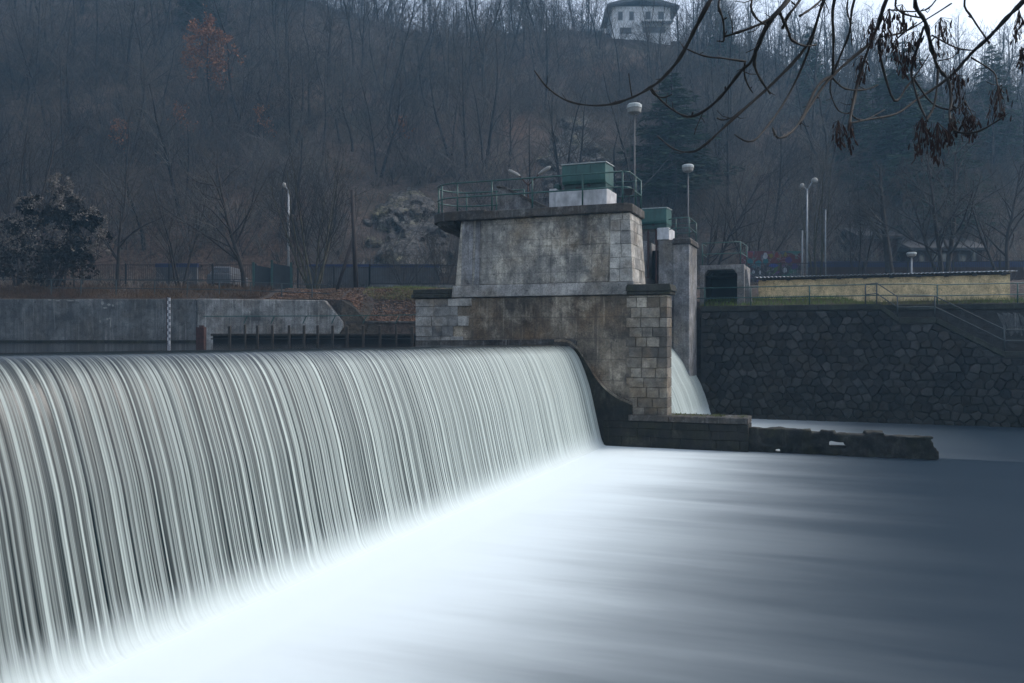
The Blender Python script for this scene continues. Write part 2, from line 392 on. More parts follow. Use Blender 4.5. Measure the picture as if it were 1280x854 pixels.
# ------------------------------------------------------------------ terrain
def lerp(a, b, t): return a + (b - a) * t
def sstep(a, b, x):
    t = min(1, max(0, (x - a) / (b - a))); return t * t * (3 - 2 * t)
def interp(x, pts):
    if x <= pts[0][0]: return pts[0][1]
    for (x0, y0), (x1, y1) in zip(pts, pts[1:]):
        if x <= x1: return lerp(y0, y1, (x - x0) / (x1 - x0))
    return pts[-1][1]
def bank_y(x):
    r = max(18, 44.36 + 13.05 * 0 - .3884 * (x - 8.04)) + .45
    if x < -10.2: return 50.6
    if x >= 8: return r + 1.55 * min(1, max(0, (x - 17.0) / .6))
    return lerp(50.0, r, sstep(-9, 6, x))
def bank_z(x):
    return interp(x, [(-11.0, 2.42), (-9.6, 2.3), (-8.6, 1.05), (1, 1.0), (7.5, 1.7), (9, 1.72)])
def ground(x, y):
    d = y - bank_y(x); zf = bank_z(x)
    if x > 6:
        z = zf + .45 * sstep(0, 3.2, d) + (1.3) * sstep(4, 12, d)
    else:
        z = zf + (3.35 - zf) * sstep(0, 6.0, d)
    z += max(0, min(y, 74) - 60) * .1
    if y > 73:
        a = x / y
        R = interp(a, [(-.75, 66), (-.45, 65), (-.25, 61), (-.12, 55), (.15, 54), (.28, 51.5), (.42, 45), (.7, 42)])
        t = min(1.0, (y - 73) / 78)
        z += (R - 5) * (t ** .93)
        z += 1.6 * mnoise.noise((x * .05, y * .05, 3)) * min(1, (y - 73) / 8) + .5 * mnoise.noise((x * .2, y * .2, 1))
        if y > 151: z += (y - 151) * .08
    else:
        z += .10 * mnoise.noise((x * .5, y * .5, 5)) * sstep(.5, 2, d)
    return z
def gz(x, y): return EYE + ground(x, y)

cx = sorted(set([round(v, 2) for v in np.concatenate([np.linspace(-260, -70, 30), np.linspace(-70, 70, 190), np.linspace(70, 260, 30)])]))
rows = [0, .3, .7, 1.2, 2, 3, 4, 5, 6, 7.5, 9, 11, 13] ; 
tv, tf = [], []
nrow = len(rows) + 75
for x in cx:
    y0 = bank_y(x); ys = [y0 + r for r in rows]
    ys += list(np.linspace(ys[-1] + 1.2, 165, 60)) + list(np.linspace(170, 320, 15))
    tv.append((x, y0, 0.0 - 1.0)); tv += [(x, y, gz(x, y)) for y in ys]
nr = len(ys) + 1
for i in range(len(cx) - 1):
    for j in range(nr - 1):
        tf.append((i * nr + j, (i + 1) * nr + j, (i + 1) * nr + j + 1, i * nr + j + 1))
me = np_mesh('hillside', np.array(tv), np.array(tf))
tag(finish('hillside', me, M['terrain'], smooth=True), 'steep brown leaf covered hillside behind the weir', 'hill', kind='structure')

def on_ray(px, py, y0=74, y1=160):
    y = y0
    while y < y1:
        x = (px - 640) / F * y
        if ground(x, y) >= (HOR - py) / F * y: break
        y += .5
    return (px - 640) / F * y, y

# near bank under and behind the camera (outside the frame)
nb = MB(); nb.box(-60, 60, -30, 2.0, -1, EYE - 1.65)
tag(nb.build('near_bank', M['terrain']), 'grassy near bank of the river', 'ground', kind='structure')

# ------------------------------------------------------------------ water
UPZ = E(-.17)
m = MB(); m.add([(-90, -60, UPZ), (-1.52, -60, UPZ), (-1.52, 0, UPZ), (-90, 0, UPZ)], [(0, 1, 2, 3)])
m.add([(-90, 0, UPZ), (-1.52, 0, UPZ), (-1.52, 2, UPZ), (-90, 2, UPZ)], [(0, 1, 2, 3)])
m.add([(-90, 2, UPZ), (-1.2, 2, UPZ), (-1.2, 18, UPZ), (-90, 18, UPZ)], [(0, 1, 2, 3)])
tag(m.build('upstream_water', M['upwater'], frame=DAM), 'still dark river water above the weir', 'water', kind='structure')
m = MB(); m.add([(-1.0, -60, 0), (130, -60, 0), (130, 16, 0), (-1.0, 16, 0)], [(0, 1, 2, 3)])
tag(m.build('downstream_water', M['foam'], frame=DAM), 'smooth foaming river water below the weir', 'water', kind='structure')

PROF = [(-1.55, -.17), (-1.40, -.18), (-1.14, -.26), (-.93, -.45), (-.75, -.74), (-.55, -1.22), (-.34, -1.85), (-.20, -2.45), (-.07, -3.03), (.03, -3.45), (.10, -3.72), (.2, -3.90), (.4, -3.985)]
def resample(pr, n):
    pts = [Vector((a, b)) for a, b in pr]
    # Catmull-Rom
    out = []
    for i in range(len(pts) - 1):
        p0, p1, p2, p3 = pts[max(i - 1, 0)], pts[i], pts[i + 1], pts[min(i + 2, len(pts) - 1)]
        for k in range(8):
            t = k / 8
            out.append(.5 * ((2 * p1) + (p2 - p0) * t + (2 * p0 - 5 * p1 + 4 * p2 - p3) * t * t + (3 * p1 - p0 - 3 * p2 + p3) * t ** 3))
    out.append(pts[-1])
    L = [0]
    for a, b in zip(out, out[1:]): L.append(L[-1] + (b - a).length)
    res = []; j = 0
    for k in range(n):
        g = L[-1] * k / (n - 1)
        while j < len(L) - 2 and L[j + 1] < g: j += 1
        f = (g - L[j]) / max(L[j + 1] - L[j], 1e-9)
        res.append((out[j].lerp(out[j + 1], f), g))
    return res
def fall(name, prof, t0, t1, step, label, lead=0):
    pr = resample(prof, 46); cols = int((t1 - t0) / step) + 1
    if lead: pr = [(Vector((prof[0][0] - lead, prof[0][1])), -lead)] + pr
    n = len(pr); V = np.zeros((cols, n, 3)); U = np.zeros((cols, n, 2))
    N = []
    for j in range(n):
        a, b = pr[max(j - 1, 0)][0], pr[min(j + 1, n - 1)][0]; d = (b - a).normalized(); N.append((-d.y, d.x))
    for i in range(cols):
        t = t0 + (t1 - t0) * i / (cols - 1)
        for j, (p, g) in enumerate(pr):
            env = sstep(.35, 1.6, g) * (1 - sstep(3.6, 4.3, g))
            w = .03 * mnoise.noise((t * .6, g * .35, 2)) * env
            h = env * (.018 * mnoise.noise((t * 5.5, g * .05, 7)) + .010 * mnoise.noise((t * 15, g * .05, 3)) + .02 * mnoise.noise((t * .9, g * .1, 9)))
            h += .010 * mnoise.noise((t * .5, g * .4, 12)) * (1 - sstep(4.0, 4.7, g))
            V[i, j] = (p.x + N[j][0] * -h * -1, t + w, EYE + p.y + N[j][1] * h); U[i, j] = (t, g)
    ii, jj = np.meshgrid(np.arange(cols - 1), np.arange(n - 1), indexing='ij')
    q = np.stack([ii * n + jj, ii * n + jj + 1, (ii + 1) * n + jj + 1, (ii + 1) * n + jj], -1).reshape(-1, 4)
    me = np_mesh(name, V.reshape(-1, 3), q)
    uv = me.uv_layers.new(name='flow'); uv.data.foreach_set('uv', U.reshape(-1, 2)[q.ravel()].ravel())
    o = finish(name, me, M['fall'], smooth=True, frame=DAM)
    return tag(o, label, 'water', kind='structure')
fall('weir_fall', PROF, -36, -.12, .022, 'long white curtain of water falling over the weir')
PROF2 = [(.1, -.17), (.3, -.19), (.62, -.36), (.99, -.80), (1.25, -1.2), (1.48, -1.72), (1.74, -2.2), (1.95, -2.74), (2.1, -3.2), (2.22, -3.6), (2.32, -3.87), (2.6, -3.985)]
fall('gate_fall', PROF2, 2.42, 13.0, .03, 'small fall of water between the tower and the stone bank', 1.4)

# solid sills under both falls
def sill(name, prof, t0, t1, s_back, label):
    poly = [(a - .16, EYE + b - .08) for a, b in prof[1:-2]]
    poly = [(s_back, EYE - .5), ] + poly + [(prof[-3][0] - .16, -.8), (s_back, -.8)]
    mb = MB(); mb.prism(poly, 'y', t0, t1)
    return tag(mb.build(name, M['wet'], frame=DAM, base=(s_back, (t0 + t1) / 2, 0)), label, 'weir')
sill('weir', PROF, -36, -.02, -3.2, 'long curved concrete weir under the wide white curtain of water')
sill('gate_sill', PROF2, 2.45, 12.9, -1.6, 'short curved concrete sill under the small fall by the stone bank')

# ------------------------------------------------------------------ the tower
R = random.Random(5)
tw = root('sluice_tower', (-3, 1.2, 0), 'tall stained concrete sluice tower with rounded balcony at the end of the weir', 'tower', frame=DAM)
mb = MB(); mb.box(-7.75, 1.28, .02, 2.4, -.8, E(1.68)); mb.box(1.28, 2.5, .06, .78, -.8, E(1.66))
mb.build('lower_wall', M['lower'], tw, bevel=.03)
mb = MB(); mb.prism([(-7.75, E(-.35)), (-7.75, E(-.02)), (-1.6, E(.03)), (-1.1, E(.05)), (-.9, E(-.05)), (-.9, E(-.35))], 'y', -.16, .02)
mb.build('water_ledge', M['slab'], tw, bevel=.02)
# curved training wall under the edge of the fall
curve = [(-1.75, .02), (-1.35, .02), (-1.05, -.08), (-.75, -.38), (-.45, -.82), (-.15, -1.3), (.15, -1.66), (.5, -1.95), (.8, -2.12), (1.25, -2.3)]
cv = [(a.x, a.y) for a, g in resample(curve, 26)]
mb = MB(); mb.prism([(x, E(z) - .09) for x, z in cv] + [(1.25, -.8), (-1.75, -.8)], 'y', -.13, .02)
mb.build('training_wall', M['wet'], tw)
mb = MB()
for i in range(len(cv) - 1):
    (x0, z0), (x1, z1) = cv[i], cv[i + 1]
    j0, j1 = .015 * mnoise.noise((x0 * 4, 0, 1)), .015 * mnoise.noise((x1 * 4, 0, 1))
    mb.hexa([(x0, -.19 + j0, E(z0) - .10), (x1, -.19 + j1, E(z1) - .10), (x1, .018, E(z1) - .10), (x0, .018, E(z0) - .10)],
            [(x0, -.19 + j0, E(z0)), (x1, -.19 + j1, E(z1)), (x1, .018, E(z1)), (x0, .018, E(z0))])
mb.build('curved_coping', M['lower'], tw)
mb = MB(); mb.frus((-6.15, 1.32, -.10, 2.42), E(1.70), (-6.12, 1.30, -.03, 2.40), E(2.18))
mb.build('plinth_band', M['plinth'], tw, bevel=.03)
mb = MB(); mb.frus((-6.05, 1.24, .06, 2.3), E(2.18), (-5.86, 1.08, .22, 2.16), E(4.80))
mb.build('upper_wall', M['tower'], tw, bevel=.03)
# shallow pilasters and panel rims on the face
def face_t(z): return lerp(.06, .22, (z - 2.18) / 2.62)
def on_face(mb, s0, s1, z0, z1, d, tone=.5):
    a = [(s0, face_t(z0) - d, E(z0)), (s1, face_t(z0) - d, E(z0)), (s1, face_t(z0) + .03, E(z0)), (s0, face_t(z0) + .03, E(z0))]
    b = [(s0, face_t(z1) - d, E(z1)), (s1, face_t(z1) - d, E(z1)), (s1, face_t(z1) + .03, E(z1)), (s0, face_t(z1) + .03, E(z1))]
    mb.hexa(a, b, tone)
mb = MB(); on_face(mb, -5.18, -4.98, 2.19, 4.79, .06); on_face(mb, -5.78, -5.3, 2.19, 4.79, .035)
mb.build('pilaster', M['pier'], tw, bevel=.012)
mb = MB(); on_face(mb, -1.95, .32, 2.2, 3.62, .03); on_face(mb, -4.9, -2.0, 2.2, 3.1, .022); on_face(mb, -2.85, .32, 3.66, 4.78, .018)
mb.build('render_patch', M['tower'], tw, bevel=.006)
mb = MB(); z = 2.19
while z < 4.75:
    h = R.choice([.36, .42, .5]); h = min(h, 4.78 - z)
    sp = R.uniform(.72, .86); r0 = lerp(1.24, 1.08, (z - 2.18) / 2.62) + .02; r1 = lerp(1.24, 1.08, (z + h - 2.18) / 2.62) + .02
    for a0, b0, a1, b1 in ((.37, sp - .012, .37, sp - .012), (sp, r0, sp, r1)):
        d = .05 + R.uniform(-.01, .012)
        a = [(a0, face_t(z) - d, E(z)), (b0, face_t(z) - d, E(z)), (b0, face_t(z) + .5, E(z)), (a0, face_t(z) + .5, E(z))]
        zz = z + h - .014
        b = [(a1, face_t(zz) - d, E(zz)), (b1, face_t(zz) - d, E(zz)), (b1, face_t(zz) + .5, E(zz)), (a1, face_t(zz) + .5, E(zz))]
        mb.hexa(a, b, R.random())
    # end face
    yy = face_t(z) + .51
    while yy < 2.15:
        w = min(R.uniform(.4, .7), 2.2 - yy)
        d0 = R.uniform(-.01, .01)
        a = [(.9, yy, E(z)), (r0 + d0, yy, E(z)), (r0 + d0, yy + w - .012, E(z)), (.9, yy + w - .012, E(z))]
        b = [(.9, yy, E(zz)), (r1 + d0, yy, E(zz)), (r1 + d0, yy + w - .012, E(zz)), (.9, yy + w - .012, E(zz))]
        mb.hexa(a, b, R.random()); yy += w
    z += h
mb.build('corner_stones', M['quoin'], tw, bevel=.012)
# top slab, chamfered at the downstream end
mb = MB()
mb.prism([(-4.72, -.05), (.92, -.05), (1.2, .2), (1.2, 2.3), (1.0, 2.5), (-4.72, 2.5)], 'z', E(4.80), E(5.12))
mb.build('top_slab', M['slab'], tw, bevel=.03)
NC, NR = (-6.1, 1.22), 1.27
arc = lambda r, n=18: [(NC[0] - r * math.sin(math.pi * k / n), NC[1] - r * math.cos(math.pi * k / n)) for k in range(n + 1)]
mb = MB(); mb.prism([(-4.70, NC[1] + 1.31), (-4.70, NC[1] - 1.31)] + arc(1.31), 'z', E(4.79), E(5.17))
mb.build('balcony', M['slab'], tw, bevel=.03)
mb = MB(); pr = [(1.2, 4.78), (1.12, 4.66), (.9, 4.52), (.6, 4.42), (.35, 4.30), (.12, 4.1)]
for (r0, z0), (r1, z1) in zip(pr, pr[1:]):
    top = [(x, y, E(z0)) for x, y in arc(r0)]; bot = [(x, y, E(z1)) for x, y in arc(r1)]
    n = len(top); mb.add(bot + top, [(i, i + 1, n + i + 1, n + i) for i in range(n - 1)] + [(0, n, 2 * n - 1, n - 1)])
mb.build('balcony_corbel', M['slab'], tw)
# lower left ashlar, cap
mb = MB(); z = -.2; row = 0
while z < 1.6:
    h = (.34, .42, .40, .40, .36)[row % 5]; h = min(h, 1.67 - z); s = -7.8
    end = (-5.6, -6.1, -5.4, -5.9, -5.2)[row % 5]
    while s < end - .1:
        w = min(R.uniform(.38, .85), end - s); d = R.uniform(.03, .06)
        mb.box(s + .006, s + w - .006, .02 - d, .3, E(z) + .006, E(z + h) - .006, R.random()); s += w
    z += h; row += 1
mb.build('ashlar_facing', M['quoin'], tw, bevel=.012)
mb = MB(); mb.box(-7.95, -6.17, -.14, 2.5, E(1.69), E(1.86)); mb.box(-7.9, -6.2, -.08, 2.45, E(1.862), E(2.06))
mb.build('side_cap', M['coping'], tw, bevel=.04)
# downstream ashlar pier and cap
mb = MB(); z = -2.86; row = 0
hs = [.36, .36, .38, .36, .36, .38, .40, .36, .36, .36, .38, .38]
while z < 1.62:
    h = min(hs[row % len(hs)], 1.66 - z); s = (1.1, .98, 1.12, 1.0, 1.18, 1.02)[row % 6]
    while s < 2.5:
        w = R.uniform(.34, .72)
        if 2.55 - s - w < .25: w = 2.55 - s
        d = R.uniform(.04, .085)
        t = R.random() ** 1.5
        if z < -1.2: t *= .55
        mb.box(s + .008, s + w - .008, .06 - d, .8 + (d if s + w > 2.5 else 0), E(z) + .008, E(z + h) - .008, t); s += w
    z += h; row += 1
mb.build('ashlar_pier', M['ashlar'], tw, bevel=.018)
mb = MB(); mb.box(1.06, 2.68, -.16, .95, E(1.68), E(1.80)); mb.frus((1.02, 2.74, -.20, 1.0), E(1.802), (1.05, 2.66, -.12, .95), E(2.06))
mb.build('pier_cap', M['coping'], tw, bevel=.03)

# footing and ruined wall
ft = root('pier_footing', (3.3, .5, 0), 'low dark stone footing jutting from the foot of the tower pier', 'footing', frame=DAM)
mb = MB(); s = 1.15
for w in (1.5, 1.3, 1.5): mb.box(s, s + w - .012, -.28 + R.uniform(-.02, .02), 1.0, E(-2.98), E(-2.76) + R.uniform(-.01, .01)); s += w
mb.build('top_slab', M['slab'], ft, bevel=.025)
mb = MB(); z = -.4
for h in (.42, .36, .32, .25):
    s = -.1 if z < -.1 else .2
    while s < 5.2:
        w = min(R.uniform(.6, 1.5), 5.45 - s); mb.box(s, s + w - .004, -.24 + R.uniform(-.03, .02), .95, z, z + h - .004, R.random() * .35); s += w
    z += h
mb.build('block_courses', M['wet'], ft, bevel=.025)
# moss tufts on the footing
rg = np.random.default_rng(3)
C = []
for (s0, n) in ((3.0, 60), (3.5, 40), (4.35, 90), (5.2, 50), (3.9, 30)):
    for _ in range(n):
        C.append(ST(s0 + rg.normal() * .16, .1 + rg.normal() * .18 - .1, E(-2.74) + rg.random() * .06))
C = np.array(C); A = rand_dirs(rg, len(C)) * .05; A[:, 2] = abs(A[:, 2]); B = rand_dirs(rg, len(C)) * .02
tag(finish('moss', quads('moss', C, A, B), M['moss']), 'tufts of green moss on the stone footing', 'moss', kind='stuff')

# ruined low wall: cells kept where stone is left
nx, nz = 90, 14
def keep(i, k):
    s, z = i / nx * 6.1, (k + .5) / nz
    top = .93 + .05 * mnoise.noise((s * 1.1, 0, 4)) - .012 * s
    if z > top: return False
    if s > 6.0 - .5 * max(0, z - .35) + .25 * mnoise.noise((z * 3, 1, 2)): return False
    if 2.66 < s < 3.22 and .50 < z < .66 - .2 * abs(s - 2.9): return False
    if .85 < s < 1.08 and .25 < z < .36: return False
    return True
mb = MB(); cells = {(i, k) for i in range(nx) for k in range(nz) if keep(i, k)}
vid = {}; vs = []; fs = []; NT = 4
def gv(i, k, j):
    if (i, k, j) not in vid:
        s = 5.42 + i / nx * 6.1; z = -.35 + k / nz * 1.28; t = -.05 + j / NT * .62
        q = Vector((s * 2.4, t * 2.4, z * 2.4)); n = mnoise.noise_vector(q) * .09 + mnoise.noise_vector(q * 3.1) * .045
        vid[(i, k, j)] = len(vs); vs.append((s + n.x, t + n.y * 1.4, z + n.z * (.7 if z > -.2 else 0)))
    return vid[(i, k, j)]
for (i, k) in cells:
    fs.append((gv(i, k, 0), gv(i + 1, k, 0), gv(i + 1, k + 1, 0), gv(i, k + 1, 0)))
    fs.append((gv(i, k, NT), gv(i, k + 1, NT), gv(i + 1, k + 1, NT), gv(i + 1, k, NT)))
    for (di, dk, a, b) in ((1, 0, (1, 0), (1, 1)), (-1, 0, (0, 1), (0, 0)), (0, 1, (1, 1), (0, 1)), (0, -1, (0, 0), (1, 0))):
        if (i + di, k + dk) not in cells:
            for j in range(NT):
                fs.append((gv(i + a[0], k + a[1], j), gv(i + a[0], k + a[1], j + 1), gv(i + b[0], k + b[1], j + 1), gv(i + b[0], k + b[1], j)))
mb.add(vs, fs, .1)
o = mb.build('ruined_wall', M['wet'], frame=DAM, base=(8.4, .3, 0), smooth=True)
sm = o.modifiers.new('sub', 'SUBSURF'); sm.levels = 1; sm.render_levels = 1
tag(o, 'low dark crumbling wall with holes standing in the foaming water', 'wall')

# ------------------------------------------------------------------ railings
def railing(name, label, base, runs, zs, posts, frame, group=None, r=.025, foot=0.0, mat='railgreen', pr=.03):
    """runs: lists of points at deck level; zs: rail heights; posts: points at deck level with the height of the post"""
    rt = root(name, base, label, 'railing', group, frame)
    for run in runs:
        for z in zs:
            m_ = MB(); m_.tube([(p[0], p[1], p[2] + z) for p in run], r, 8); m_.build('rail', M[mat], rt, smooth=True)
    for p in posts:
        m_ = MB(); m_.tube([(p[0], p[1], p[2] - foot), (p[0], p[1], p[2] + max(zs))], pr, 8); m_.build('post', M[mat], rt, smooth=True)
    return rt
dz = E(5.12)
near = [(.84, .12, dz), (-1.0, .12, dz), (-3.2, .1, dz), (-6.1, NC[1] - 1.16, dz)] + [(x, y, dz) for x, y in arc(1.16, 14)[1:-1]] + [(-6.1, NC[1] + 1.16, dz), (-4.9, NC[1] + 1.17, dz), (-3.95, NC[1] + 1.17, dz)]
rt = railing('tower_railing', 'green pipe railing curving round the rounded balcony on top of the tower', (-3, 1.2, dz), [near], (.62, 1.2),
        [(.84, .12, dz), (-.72, .12, dz), (-2.75, .1, dz), (-4.45, .09, dz), (-5.95, .07, dz), (-6.72, .24, dz), (-7.24, 1.0, dz), (-6.55, 2.29, dz), (-5.2, NC[1] + 1.16, dz), (-3.95, NC[1] + 1.17, dz)], DAM, foot=.0, r=.03, pr=.034)
railing('tower_end_railing', 'green pipe railing across the downstream end of the tower roof', (1.3, 1.2, dz), [[(.84, .12, dz), (1.06, .35, dz), (1.06, 2.25, dz), (-.4, 2.3, dz)]], (.62, 1.2),
        [(1.06, 1.3, dz), (1.06, 2.25, dz), (-.4, 2.3, dz)], DAM, r=.03, pr=.034)

# winch houses
def winch(s0, s1, t0, t1, z0, label, basebox):
    rt = root('winch_housing', ((s0 + s1) / 2, (t0 + t1) / 2, z0), label, 'winch housing', 'winch housings', DAM)
    h = 1.04
    prof = [(t0 - .02, z0 + .24), (t0 - .08, z0 + .36), (t0 - .08, z0 + h - .05), (t1 - .1, z0 + h), (t1, z0 + h - .16), (t1, z0 + .24)]
    m_ = MB(); m_.prism(prof, 'x', s0, s1); m_.build('hood', M['green'], rt, bevel=.02)
    m_ = MB(); m_.box(s0 + .04, s1 - .03, t0 + .10, t1 - .05, z0, z0 + .24); m_.build('body', M['darkgreen'], rt, bevel=.01)
    m_ = MB(); m_.hexa([(s0 - .04, t0 - .12, z0 + h - .045), (s1 + .04, t0 - .12, z0 + h - .045), (s1 + .04, t1 - .06, z0 + h + .005), (s0 - .04, t1 - .06, z0 + h + .005)],
                       [(s0 - .04, t0 - .12, z0 + h - .01), (s1 + .04, t0 - .12, z0 + h - .01), (s1 + .04, t1 - .06, z0 + h + .04), (s0 - .04, t1 - .06, z0 + h + .04)])
    m_.build('roof', M['rooftrim'], rt)
    for k in (1 / 3, 2 / 3):
        m_ = MB(); sm_ = lerp(s0, s1, k); m_.box(sm_ - .008, sm_ + .008, t0 - .095, t0 - .07, z0 + .44, z0 + h - .06)
        m_.build('seam', M['darkgreen'], rt)
    m_ = MB(); m_.box(s0 + .5, s0 + .75, t0 + .085, t0 + .11, z0 + .08, z0 + .16); m_.build('vent', M['black'], rt)
    m_ = MB(); m_.lathe((0, 0, 0), [(.07, 0), (.07, .06)], 12); m_.v = [(s1 - .7 + x, t0 + .11 - zz, z0 + .19 + y) for x, y, zz in m_.v]
    m_.build('motor_knob', M['black'], rt)
    m_ = MB()
    for bx in basebox: m_.box(*bx)
    m_.build('plinth', M['white'], rt, bevel=.025)
    return rt
winch(-1.66, .08, .55, 1.75, E(5.80), 'green metal winch housing on white plinth on top of the tower', [(-1.9, .16, .4, 1.9, E(5.121), E(5.80)), (-2.2, -1.902, .5, 1.7, E(5.121), E(5.92))])
m_ = MB(); m_.lathe((-1.98, .9, E(5.92)), [(.17, 0), (.17, .12), (.13, .22), (.05, .25)], 14)
tag(m_.build('winch_motor', M['darkgreen'], base=(-1.98, .9, E(5.92)), frame=DAM, smooth=False), 'small round dark green motor beside the winch housing on the tower', 'motor')
winch(-1.5, .36, 11.2, 12.5, E(5.58), 'green metal winch housing half hidden behind the tower beside the far pier', [(-.1, .5, 11.05, 12.6, E(4.99), E(5.58))])
# parapet of the stair on the tower roof
m_ = MB(); m_.prism([(-4.85, E(5.121)), (-4.85, E(6.32)), (-4.62, E(6.32)), (-2.55, E(5.25)), (-2.55, E(5.121))], 'y', 1.72, 1.9)
o = root('stair_parapet', (-3.8, 1.8, E(5.12)), 'sloping concrete stair parapet on the tower roof', 'parapet', frame=DAM)
m_.build('panel', M['pier'], o, bevel=.01)
m_ = MB(); m_.prism([(-4.88, E(6.325)), (-4.88, E(6.40)), (-4.6, E(6.40)), (-2.4, E(5.28)), (-2.4, E(5.13)), (-2.5, E(5.13)), (-4.62, E(6.325))], 'y', 1.6, 2.0)
m_.build('coping', M['slab'], o, bevel=.01)

# two-armed lamp on the tower
def arm_lamp(base, zb, split, arms, frame, label, cat='street lamp', heads=.0, rp=.045, mat='galv', group=None, name='street_lamp'):
    rt = root(name, base, label, cat, group, frame)
    m_ = MB(); m_.tube([(base[0], base[1], zb), (base[0], base[1], split)], [rp, rp * .8], 8); m_.build('pole', M[mat], rt, smooth=True)
    for (pts, head) in arms:
        m_ = MB(); m_.tube(pts, rp * .6, 6); m_.build('arm', M[mat], rt, smooth=True)
        a, b, w = head
        a, b = Vector(a), Vector(b); d = b - a
        m_ = MB(); m_.tube([a, a + d * .08, a + d * .3, a + d * .8, b], [w * .5, w * .7, w, w * .95, w * .35], 10)
        m_.v = [(x, y, z) for x, y, z in m_.v]; m_.build('lamp_head', M['lampwhite'], rt, smooth=True)
    return rt
L0 = (-3.62, 2.0)
arm_lamp((L0[0], L0[1], E(5.12)), E(5.12), E(6.55), [([(L0[0], 2.0, E(6.4)), (L0[0] - .42, 2.0, E(6.85))], ((L0[0] - .38, 2.0, E(6.82)), (L0[0] - .88, 2.0, E(7.1)), .085)),
         ([(L0[0], 2.0, E(6.4)), (L0[0] + .5, 2.0, E(6.85))], ((L0[0] + .46, 2.0, E(6.82)), (L0[0] + .98, 2.0, E(7.12)), .085))], DAM, 'small lamp with two white heads spread in a V on the tower roof', mat='rust', rp=.035)
# small flood lamp on the corner of the roof
o = root('floodlight', (1.32, 1.0, dz), 'small black floodlight on the corner of the tower roof', 'floodlight', frame=DAM)
m_ = MB(); m_.tube([(1.0, .5, dz), (1.0, .5, dz + .4)], .02, 6); m_.build('stem', M['black'], o)
m_ = MB(); m_.frus((.88, 1.12, .4, .6), dz + .38, (.82, 1.2, .36, .64), dz + .58); m_.build('lamp_body', M['black'], o, bevel=.01)

# ------------------------------------------------------------------ second pier by the bank
pr_ = root('gate_pier', (.6, 12, 0), 'tall grey concrete gate pier with capped column against the stone bank', 'pier', frame=DAM)
m_ = MB(); m_.box(-.05, .72, 11.15, 13.4, -.8, E(4.98)); m_.build('wall', M['pier'], pr_, bevel=.03)
m_ = MB(); m_.box(.725, 1.52, 10.95, 13.3, -.8, E(4.72)); m_.build('column', M['pier'], pr_, bevel=.04)
m_ = MB(); m_.box(.67, 1.61, 10.85, 13.4, E(4.722), E(4.9)); m_.frus((.67, 1.61, 10.85, 13.4), E(4.902), (.73, 1.56, 10.9, 13.3), E(5.02)); m_.build('column_cap', M['slab'], pr_, bevel=.03)
m_ = MB(); m_.box(-5.5, -.62, 11.15, 13.4, -.8, E(4.98)); m_.build('upstream_wall', M['pier'], pr_, bevel=.03)
m_ = MB(); m_.box(-.62, -.05, 12.4, 13.4, -.8, E(4.6)); m_.build('gate_slot', M['void'], pr_)  # back of the slot coloured near-black for its shade
gt = root('sluice_gate', (-.3, 7, E(1)), 'dark steel sluice gate in its slot behind the tower', 'gate', frame=DAM)
m_ = MB(); m_.box(-.42, -.28, 2.45, 12.35, E(1.2), E(3.0)); m_.build('gate_leaf', M['black'], gt)
for s in (-.55, -.14):
    m_ = MB(); m_.tube([(s, 11.08, E(.4)), (s, 11.08, E(5.5))], .05, 6); m_.build('guide_rail', M['rust'], gt)
d2 = E(5.02)
railing('pier_railing', 'small green railing on the capped column of the far pier', (1.2, 12, d2), [[(.45, 11.2, d2 - .03), (.85, 11.0, d2), (1.5, 11.0, d2), (1.5, 13.1, d2), (.2, 13.1, d2)]], (.5, 1.0),
        [(.85, 11.0, d2), (1.5, 11.0, d2), (1.5, 13.1, d2)], DAM)

